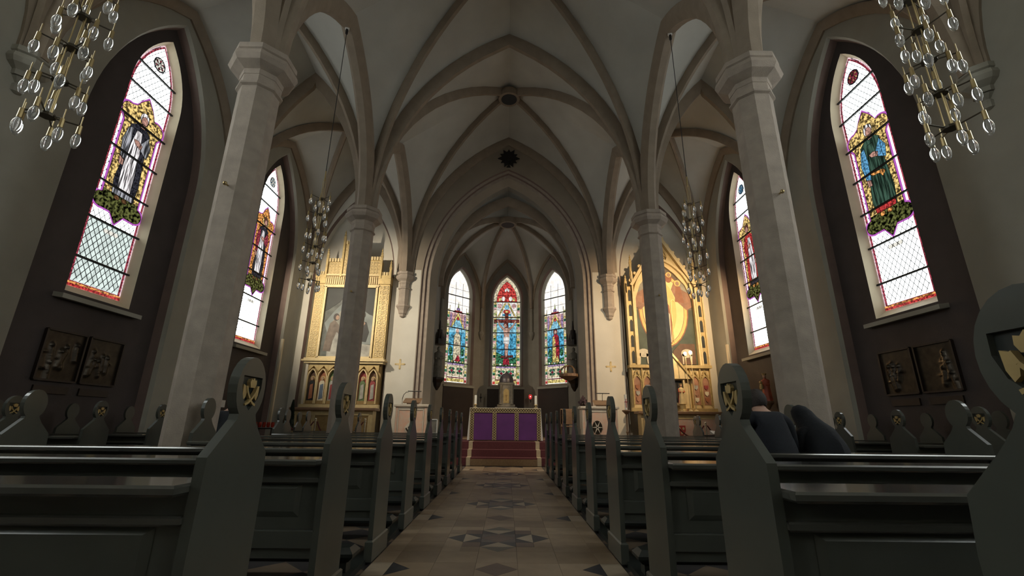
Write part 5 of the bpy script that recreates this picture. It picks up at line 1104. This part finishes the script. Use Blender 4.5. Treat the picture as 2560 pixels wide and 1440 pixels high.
# paschal candle stand right of the ambo
t = thing('paschal_candle', 'tall bronze candle stand with a white candle beside the right ambo', 'candle', (3.66, 14.0, 0.557))
mb = MB(); mb.lathe([(0.13, 0), (0.12, 0.03), (0.03, 0.08), (0.028, 0.25), (0.05, 0.30), (0.028, 0.34), (0.026, 0.80), (0.13, 0.90), (0.12, 0.93), (0.04, 0.94)], (0, 0), 14); mb.obj('stand', 'wood', t, True); mb = MB(); mb.lathe([(0.04, 0.93), (0.04, 1.38), (0.03, 1.39)], (0, 0), 12); mb.obj('candle', 'wax', t, True)
f = Frame((0, 0, 0), (1, 0, 0), (0, -1, 0)); mb = MB(); f.bar([(0, 1.0), (0, 1.26)], 0.02, 0.04, 0.045, mb); f.bar([(-.05, 1.17), (.05, 1.17)], 0.02, 0.04, 0.045, mb); mb.obj('red_cross', mat('shield_red', (0.38, 0.05, 0.04)), t)
# rope barriers before the side altars
rope = mat('maroon_rope', (0.10, 0.015, 0.015), 0.8, bump=0.4, bscale=90); chrome = mat('pale_brass', (0.70, 0.62, 0.48), 0.25, 0.8)
for lab, xs in (('left', (-6.25, -5.39, -4.85, -3.98)), ('right', (4.90, 5.78, 6.55))):
    for i, x in enumerate(xs):
        t = thing('barrier_post', 'pale barrier post before the %s side altar, %s from the left' % (lab, ORD[i+1]), 'post', (x, 13.45, 0.557), group='rope barrier posts'); 
        mb = MB(); mb.lathe([(0.13, 0), (0.12, 0.02), (0.02, 0.03), (0.02, 0.50), (0.035, 0.51), (0.035, 0.54), (0.012, 0.555)], (0, 0), 12); mb.obj('post', chrome, t, True); mb = MB(); mb.ball((0, 0, 0.575), 0.032, 10, 8); mb.obj('knob', chrome, t, True)
    for i, (a, b) in enumerate(zip(xs[:-1], xs[1:])):
        mb = MB(); mb.tube([(a+0.05+(b-a-0.10)*k/10, 13.45, 1.06-0.30*(1-(2*k/10-1)**2)) for k in range(11)], 0.018, 8); o = mb.obj('barrier_rope', rope, None, True); tag(o, 'maroon rope sagging between barrier posts before the %s side altar, %s from the left' % (lab, ORD[i+1]), 'rope', 'barrier ropes')
# plant, votive stand, notice, chair frame
t = thing('slim_evergreen', 'tall narrow dark green plant in a pot left of the left side altar', 'plant', (-6.24, 13.75, 0.557)); mb = MB(); mb.lathe([(0.09, 0), (0.12, 0.2), (0.11, 0.2), (0.05, 0.18)], (0, 0), 12); mb.obj('pot', 'darkwood', t)
rnd = random.Random(4); mb = MB()
for k in range(420):
    z = 0.2+0.82*rnd.random(); r = 0.11*(1-(z-0.2)/0.86)**0.6; a = rnd.uniform(0, 2*PI); x, y = r*math.cos(a), r*math.sin(a)
    mb.add([(x*0.5, y*0.5, z), (x+0.02*math.sin(a), y-0.02*math.cos(a), z+0.05), (x*1.05, y*1.05, z+0.11), (x-0.02*math.sin(a), y+0.02*math.cos(a), z+0.05)], [(0, 1, 2, 3)])
stuff(mb.obj('foliage', 'plant', t)); mb = MB(); mb.tube([(0, 0, 0.15), (0, 0, 0.95)], 0.04, 8, True, 0.01); mb.obj('trunk', 'plant', t)
t = thing('votive_stand', 'low dark rack of red glass votive lights by the left aisle wall', 'candle rack', (-6.2, 12.25, 0)); mb = MB(); mb.cbox(-.28, .28, -.13, .13, 0.86, 0.90, 0.01)
for a in (-.24, .24):
    for b in (-.10, .10): mb.box(a-.015, a+.015, b-.015, b+.015, 0, 0.87)
mb.obj('rack', 'darkwood', t); rg = mat('red_votive', (0.35, 0.03, 0.015), 0.15)
for i in range(5):
    mb = MB(); mb.lathe([(0.035, 0.90), (0.045, 0.96), (0.04, 1.03), (0.034, 1.03), (0.03, 0.93)], (-.22+i*.11, -.04), 10); mb.obj('votive_glass', rg, t, True)
f = Frame((-WALL-0.22, 12.28, 1.48), (0, 1, 0), (1, 0, 0)); t = thing('wall_notice', 'small white framed notice on the dark left aisle wall', 'notice', (0, 0, 0)); f.rect('paper', -0.10, 0.10, -0.09, 0.09, 'white', t, 0.012, 0.016); f.rect('frame', -0.12, 0.12, -0.11, 0.11, 'darkwood', t, 0, 0.012)
for sx, n_ in ((-1, 3), (1, 4)):
    mb = MB(); y = wcent[3]+REC['half']; mb.box(sx*WALL-0.035, sx*WALL+0.035, y-0.04, y+0.04, 0.9, 3.6); struct(mb.obj('trim_%d' % n_, 'reveal'))
t = thing('framed_sign', 'small white framed sign standing among the far left pews', 'sign', (-1.83, 12.28, 0)); f = Frame((0, 0, 0), (1, 0, 0), (0, -1, 0))
mb = MB(); f.bar([(-.08, .80), (.08, .80), (.08, 1.14), (-.08, 1.14), (-.08, .80)], 0.025, 0, 0.02, mb); mb.obj('frame', 'white', t); f.rect('panel', -.07, .07, .81, 1.13, 'statue', t, 0.004, 0.012); mb = MB(); mb.lathe([(0.14, 0), (0.13, 0.02), (0.012, 0.03), (0.012, 0.80)], (0, 0), 12); mb.obj('stand', 'black', t)
t = thing('wooden_chair', 'brown wooden chair beside the right ambo near the chancel arch', 'chair', (2.02, 14.75, 0.557))
mb = MB(); mb.cbox(-.24, .24, -.22, .22, .42, .46, .01); mb.obj('seat', 'wood', t); mb = MB(); mb.cbox(-.24, .24, .19, .23, .50, .98, .01); mb.obj('backrest', 'wood', t)
for a in (-.21, .21):
    for b in (-.19, .21): mb = MB(); mb.box(a-.02, a+.02, b-.02, b+.02, 0, .95 if b > 0 else .43); mb.obj('leg', 'wood', t)
t = thing('flower_arrangement', 'small dark flower arrangement on a stand at the right chancel jamb', 'flowers', (2.52, 15.0, 0.557))
mb = MB(); mb.lathe([(0.10, 0), (0.09, 0.03), (0.02, 0.05), (0.02, 0.95), (0.07, 1.0), (0.09, 1.12), (0.05, 1.13)], (0, 0), 12); mb.obj('stand', 'darkwood', t, True); rnd = random.Random(9); mb = MB()
for k in range(90):
    a, e, r = rnd.uniform(0, 2*PI), rnd.uniform(0.1, 1.5), rnd.uniform(0.1, 0.2); p = Vector((r*math.cos(a)*math.cos(e), r*math.sin(a)*math.cos(e), 1.12+r*math.sin(e)*1.3)); s_ = Vector((-math.sin(a), math.cos(a), 0))*0.03
    mb.add([p-s_, p+Vector((0, 0, .05)), p+s_, p-Vector((0, 0, .05))], [(0, 1, 2, 3)])
stuff(mb.obj('blossoms', mat('dark_blossom', (0.06, 0.03, 0.035), 0.7, var=0.5, vscale=30), t))
t = thing('open_book', 'open white book lying on the ledge of the bench before the right side altar', 'book', (5.42, 11.98, 0.845)); mb = MB()
for sg in (-1, 1): mb.add([(0, -.09, .012), (sg*.14, -.09, .03), (sg*.14, .09, .10), (0, .09, .085), (0, -.09, 0), (sg*.14, -.09, .0), (sg*.14, .09, .0), (0, .09, .0)], [(0, 1, 2, 3), (4, 7, 6, 5), (0, 4, 5, 1), (1, 5, 6, 2), (2, 6, 7, 3), (3, 7, 4, 0)])
mb.obj('pages', 'white', t); mb = MB(); mb.box(-.15, .15, -.095, .095, -.001, .003); mb.obj('cover', 'darkwood', t)
# spotlights on the wall piers, aimed at the side altars
def spotlight(x, y, z, target, energy, col, label, size=74):
    t = thing('spotlight', label, 'spotlight', (x, y, z), group='spotlights on the aisle piers'); d = (Vector(target)-Vector((x, y, z))).normalized()
    mb = MB(); mb.tube([-d*0.10, d*0.10], 0.05, 12); mb.obj('lamp_body', 'black', t); sx = 1 if x > 0 else -1
    mb = MB(); mb.tube([(0, 0, 0), (sx*0.14, 0, 0.05), (sx*(WALL-abs(x)), 0, 0.05)] if abs(x) > 5 else [(0, 0, 0), (0, -0.12, 0.04), (0, -0.26, 0.04)], 0.015, 6); mb.obj('bracket', 'black', t)
    l = bpy.data.lights.new('spot', 'SPOT'); l.energy = energy; l.color = col; l.spot_size = math.radians(size); l.spot_blend = 0.7; l.shadow_soft_size = 0.06
    o = bpy.data.objects.new('spot_light', l); COL.objects.link(o); o.parent = t; o.location = d*0.12; o.rotation_euler = d.to_track_quat('-Z', 'Y').to_euler()
SPL = (1.0, 0.86, 0.66); SPR = (1.0, 0.70, 0.40)
spotlight(-6.85, 10.65, 6.0, (-4.9, 15.4, 4.8), 1050, SPL, 'black spotlight on the left aisle pier aimed at the left side altar')
spotlight(6.85, 10.65, 6.0, (5.1, 15.4, 4.4), 1200, SPR, 'black spotlight on the right aisle pier aimed at the right side altar')
spotlight(-W, Y2+0.50, 5.3, (-3.3, 15.4, 3.0), 170, SPL, 'added, unseen spotlight behind the left far column aimed at the white wall', 70)  # added fill pair, hidden by the columns, brightens the white wall
spotlight(W, Y2+0.50, 5.3, (3.3, 15.4, 3.0), 170, SPL, 'added, unseen spotlight behind the right far column aimed at the white wall', 70)
for sx, side in ((-1, 'left'), (1, 'right')):
    spotlight(sx*W, Y2+0.46, 6.42, (sx*0.6, 13.7, 0.8), 520, SPL, 'added, unseen spotlight on top of the %s far column capital aimed at the altar' % side, 60)  # added pair out of view, brightens the altar and steps

# ------------------------------------------------------------------ people
def skin_mesh(name, nodes, edges, root, m, parent, sub=2):
    me = bpy.data.meshes.new(name); me.from_pydata([n[0] for n in nodes], edges, []); o = bpy.data.objects.new(name, me); COL.objects.link(o); o.parent = parent
    md = o.modifiers.new('skin', 'SKIN'); md.use_smooth_shade = True
    if not me.skin_vertices: me.skin_vertices.new()
    for i, n in enumerate(nodes):
        r = n[1]; sv = me.skin_vertices[0].data[i]; sv.radius = r if isinstance(r, tuple) else (r, r); sv.use_root = (i == root)
    s = o.modifiers.new('sub', 'SUBSURF'); s.levels = sub; s.render_levels = sub; me.materials.append(M[m] if isinstance(m, str) else m)
    dg = bpy.context.evaluated_depsgraph_get(); ev = o.evaluated_get(dg); nm = bpy.data.meshes.new_from_object(ev); nm.name = name
    o.modifiers.clear(); o.data = nm
    for p in nm.polygons: p.use_smooth = True
    return o
def seated(label, loc, top, legs, hairm, grp, hood=None, bow=0.0, scale=None):
    """seated person; loc = point on the floor below the hips, facing +y"""
    t = thing('person', label, 'person', loc, group=grp); b = bow
    if scale: t.scale = scale
    J = {'pel': (0, 0, 0.58), 'sp': (0, 0.04, 0.76), 'ch': (0, 0.12+b*.4, 0.97-b*.1), 'nb': (0, 0.21+b*.8, 1.152-b*.25), 'nk': (0, 0.25+b, 1.20-b*.3), 'hd': (0, 0.30+b*1.2, 1.285-b*.35), 'ht': (0, 0.33+b*1.3, 1.36-b*.4)}
    nodes, edges, ix = [], [], {}
    def add(k, p, r, prev=None):
        ix[k] = len(nodes); nodes.append((p, r))
        if prev is not None: edges.append((ix[prev], ix[k]))
    add('pel', J['pel'], (0.15, 0.12)); add('sp', J['sp'], (0.14, 0.11), 'pel'); add('ch', J['ch'], (0.150, 0.100), 'sp'); add('nb', J['nb'], (0.070, 0.062), 'ch'); add('nk', J['nk'], (0.050, 0.052), 'nb'); add('hd', J['hd'], (0.078, 0.092), 'nk'); add('ht', J['ht'], (0.060, 0.066), 'hd')
    for s, q in ((-1, 'L'), (1, 'R')):
        add('sh'+q, (s*0.200, J['nb'][1]-0.02, J['nb'][2]-0.062), 0.058, 'nb'); add('el'+q, (s*0.240, J['ch'][1]+0.10, 0.80), 0.045, 'sh'+q); add('wr'+q, (s*0.09, J['ch'][1]+0.30, 0.76), 0.030, 'el'+q); add('pa'+q, (s*0.05, J['ch'][1]+0.36, 0.775), (0.038, 0.020), 'wr'+q)
        for k in range(4): add('f%d%s' % (k, q), (s*(0.075-0.02*k), J['ch'][1]+0.44-0.01*abs(k-1), 0.775-0.02*k*0.3), 0.009, 'pa'+q)
        add('th'+q, (s*0.0, J['ch'][1]+0.37, 0.80), 0.011, 'pa'+q)
        add('hp'+q, (s*0.10, 0.08, 0.555), 0.085, 'pel'); add('kn'+q, (s*0.12, 0.36, 0.52), 0.062, 'hp'+q); add('an'+q, (s*0.12, 0.33, 0.09), 0.040, 'kn'+q); add('to'+q, (s*0.13, 0.47, 0.045), 0.038, 'an'+q)
    skin_mesh('body', nodes, edges, ix['pel'], 'skin', t)
    def sub(names, grow, m, nm, root):
        idx = [ix[n] for n in names]; mp = {j: i for i, j in enumerate(idx)}; nn = []
        for j in idx:
            p, r = nodes[j]; arm = not isinstance(r, tuple); r = r if isinstance(r, tuple) else (r, r); g = grow*(0.42 if arm else 1); nn.append((p, (r[0]+g, r[1]+g)))
        skin_mesh(nm, nn, [(mp[a], mp[c]) for a, c in edges if a in mp and c in mp], mp[ix[root]], m, t)
    sub(['pel', 'sp', 'ch', 'nb', 'shL', 'elL', 'wrL', 'shR', 'elR', 'wrR'], 0.038, top, 'sweater', 'pel')
    sub(['pel', 'hpL', 'knL', 'anL', 'hpR', 'knR', 'anR'], 0.018, legs, 'trousers', 'pel')
    for s, q in ((-1, 'L'), (1, 'R')):
        p = nodes[ix['to'+q]][0]; mb = MB(); mb.ball((p[0], p[1]-0.03, 0.05), 0.05, 10, 6, 0.95, 2.2, 1.0); mb.obj('shoe', 'black', t, True)
    h = Vector(J['hd'])
    if not hood:
        mb = MB(); n, m = 16, 10; tilt = Matrix.Rotation(-0.25-b, 3, 'X'); rings = []
        for i in range(m+1):
            ph = PI*0.72*i/m; rr = 0.098*math.sin(ph)+1e-4; zz = 0.112*math.cos(ph)
            rings.append([h+tilt @ Vector((rr*0.92*math.cos(2*PI*k/n), rr*1.05*math.sin(2*PI*k/n)-0.008-(0.012 if math.sin(2*PI*k/n) < 0 else -0.004), zz+(0.045*max(0, math.sin(2*PI*k/n)) if i > 6 else 0)))+Vector((0, 0, 0.012+0.006*math.sin(k*2.7+i))) for k in range(n)])
        mb.loft(rings); mb.obj('hair', hairm, t, True)
        for s in (-1, 1): mb = MB(); mb.ball((h.x+s*0.088, h.y+0.0, h.z-0.02), 0.026, 8, 6, 0.5, 0.8, 1.2); mb.obj('ear', 'skin', t, True)
    f_ = h+Vector((0, 0.085, -0.02))
    mb = MB(); mb.ball((f_.x, f_.y+0.018, f_.z), 0.016, 8, 6, 0.8, 1, 1.6); mb.obj('nose', 'skin', t, True)
    for s in (-1, 1): mb = MB(); mb.ball((f_.x+s*0.032, f_.y-0.006, f_.z+0.024), 0.012, 8, 6); mb.obj('eye', 'black', t, True)
    mb = MB(); mb.ball((f_.x, f_.y+0.0, f_.z-0.045), 0.02, 8, 6, 1.1, 0.6, 0.35); mb.obj('mouth', mat('lips', (0.35, 0.12, 0.10), 0.5), t, True)
    if hood:
        n = 20; rings = []
        def ring(z, cx, cy, rx, ry, fold=0.0): rings.append([(cx+rx*math.cos(2*PI*k/n)*(1+fold*math.sin(k*2.2)), cy+ry*math.sin(2*PI*k/n)*(1+fold*math.cos(k*1.7)), z) for k in range(n)])
        z0 = J['ht'][2]+0.085; y0 = J['hd'][1]
        ring(z0, -0.01, y0+0.02, 0.012, 0.012); ring(z0-0.02, -0.01, y0+0.015, 0.065, 0.075); ring(z0-0.07, -0.005, y0, 0.103, 0.125); ring(z0-0.13, 0, y0-0.03, 0.115, 0.15, .02); ring(z0-0.19, 0.01, y0-0.09, 0.122, 0.19, .03); ring(z0-0.25, 0.02, y0-0.15, 0.15, 0.23, .04); ring(z0-0.31, 0.0, y0-0.19, 0.165, 0.27, .05); ring(z0-0.40, -0.005, y0-0.22, 0.20, 0.30, .06); ring(z0-0.52, -0.01, y0-0.25, 0.235, 0.31, .06); ring(z0-0.66, -0.01, y0-0.27, 0.26, 0.31, .07)
        mb = MB(); mb.loft(rings, False); mb.obj('headscarf', hood, t, True)
    return t
seated('man with short brown hair in a dark navy sweater seated on the right', (2.55, 4.27, 0), 'navy', 'blackcloth', 'hair', 'worshippers in the pews', bow=0.03)
seated('woman in a long black headscarf seated beside the man on the right', (3.04, 4.25, 0), 'blackcloth', 'blackcloth', 'hair', 'worshippers in the pews', hood='blackcloth', bow=0.14, scale=(0.80, 0.92, 0.905))
seated('person in black clothes half hidden behind the nearest carved pew end on the left', (-3.93, 6.53, 0), 'blackcloth', 'blackcloth', 'hair', 'worshippers in the pews', bow=0.03)
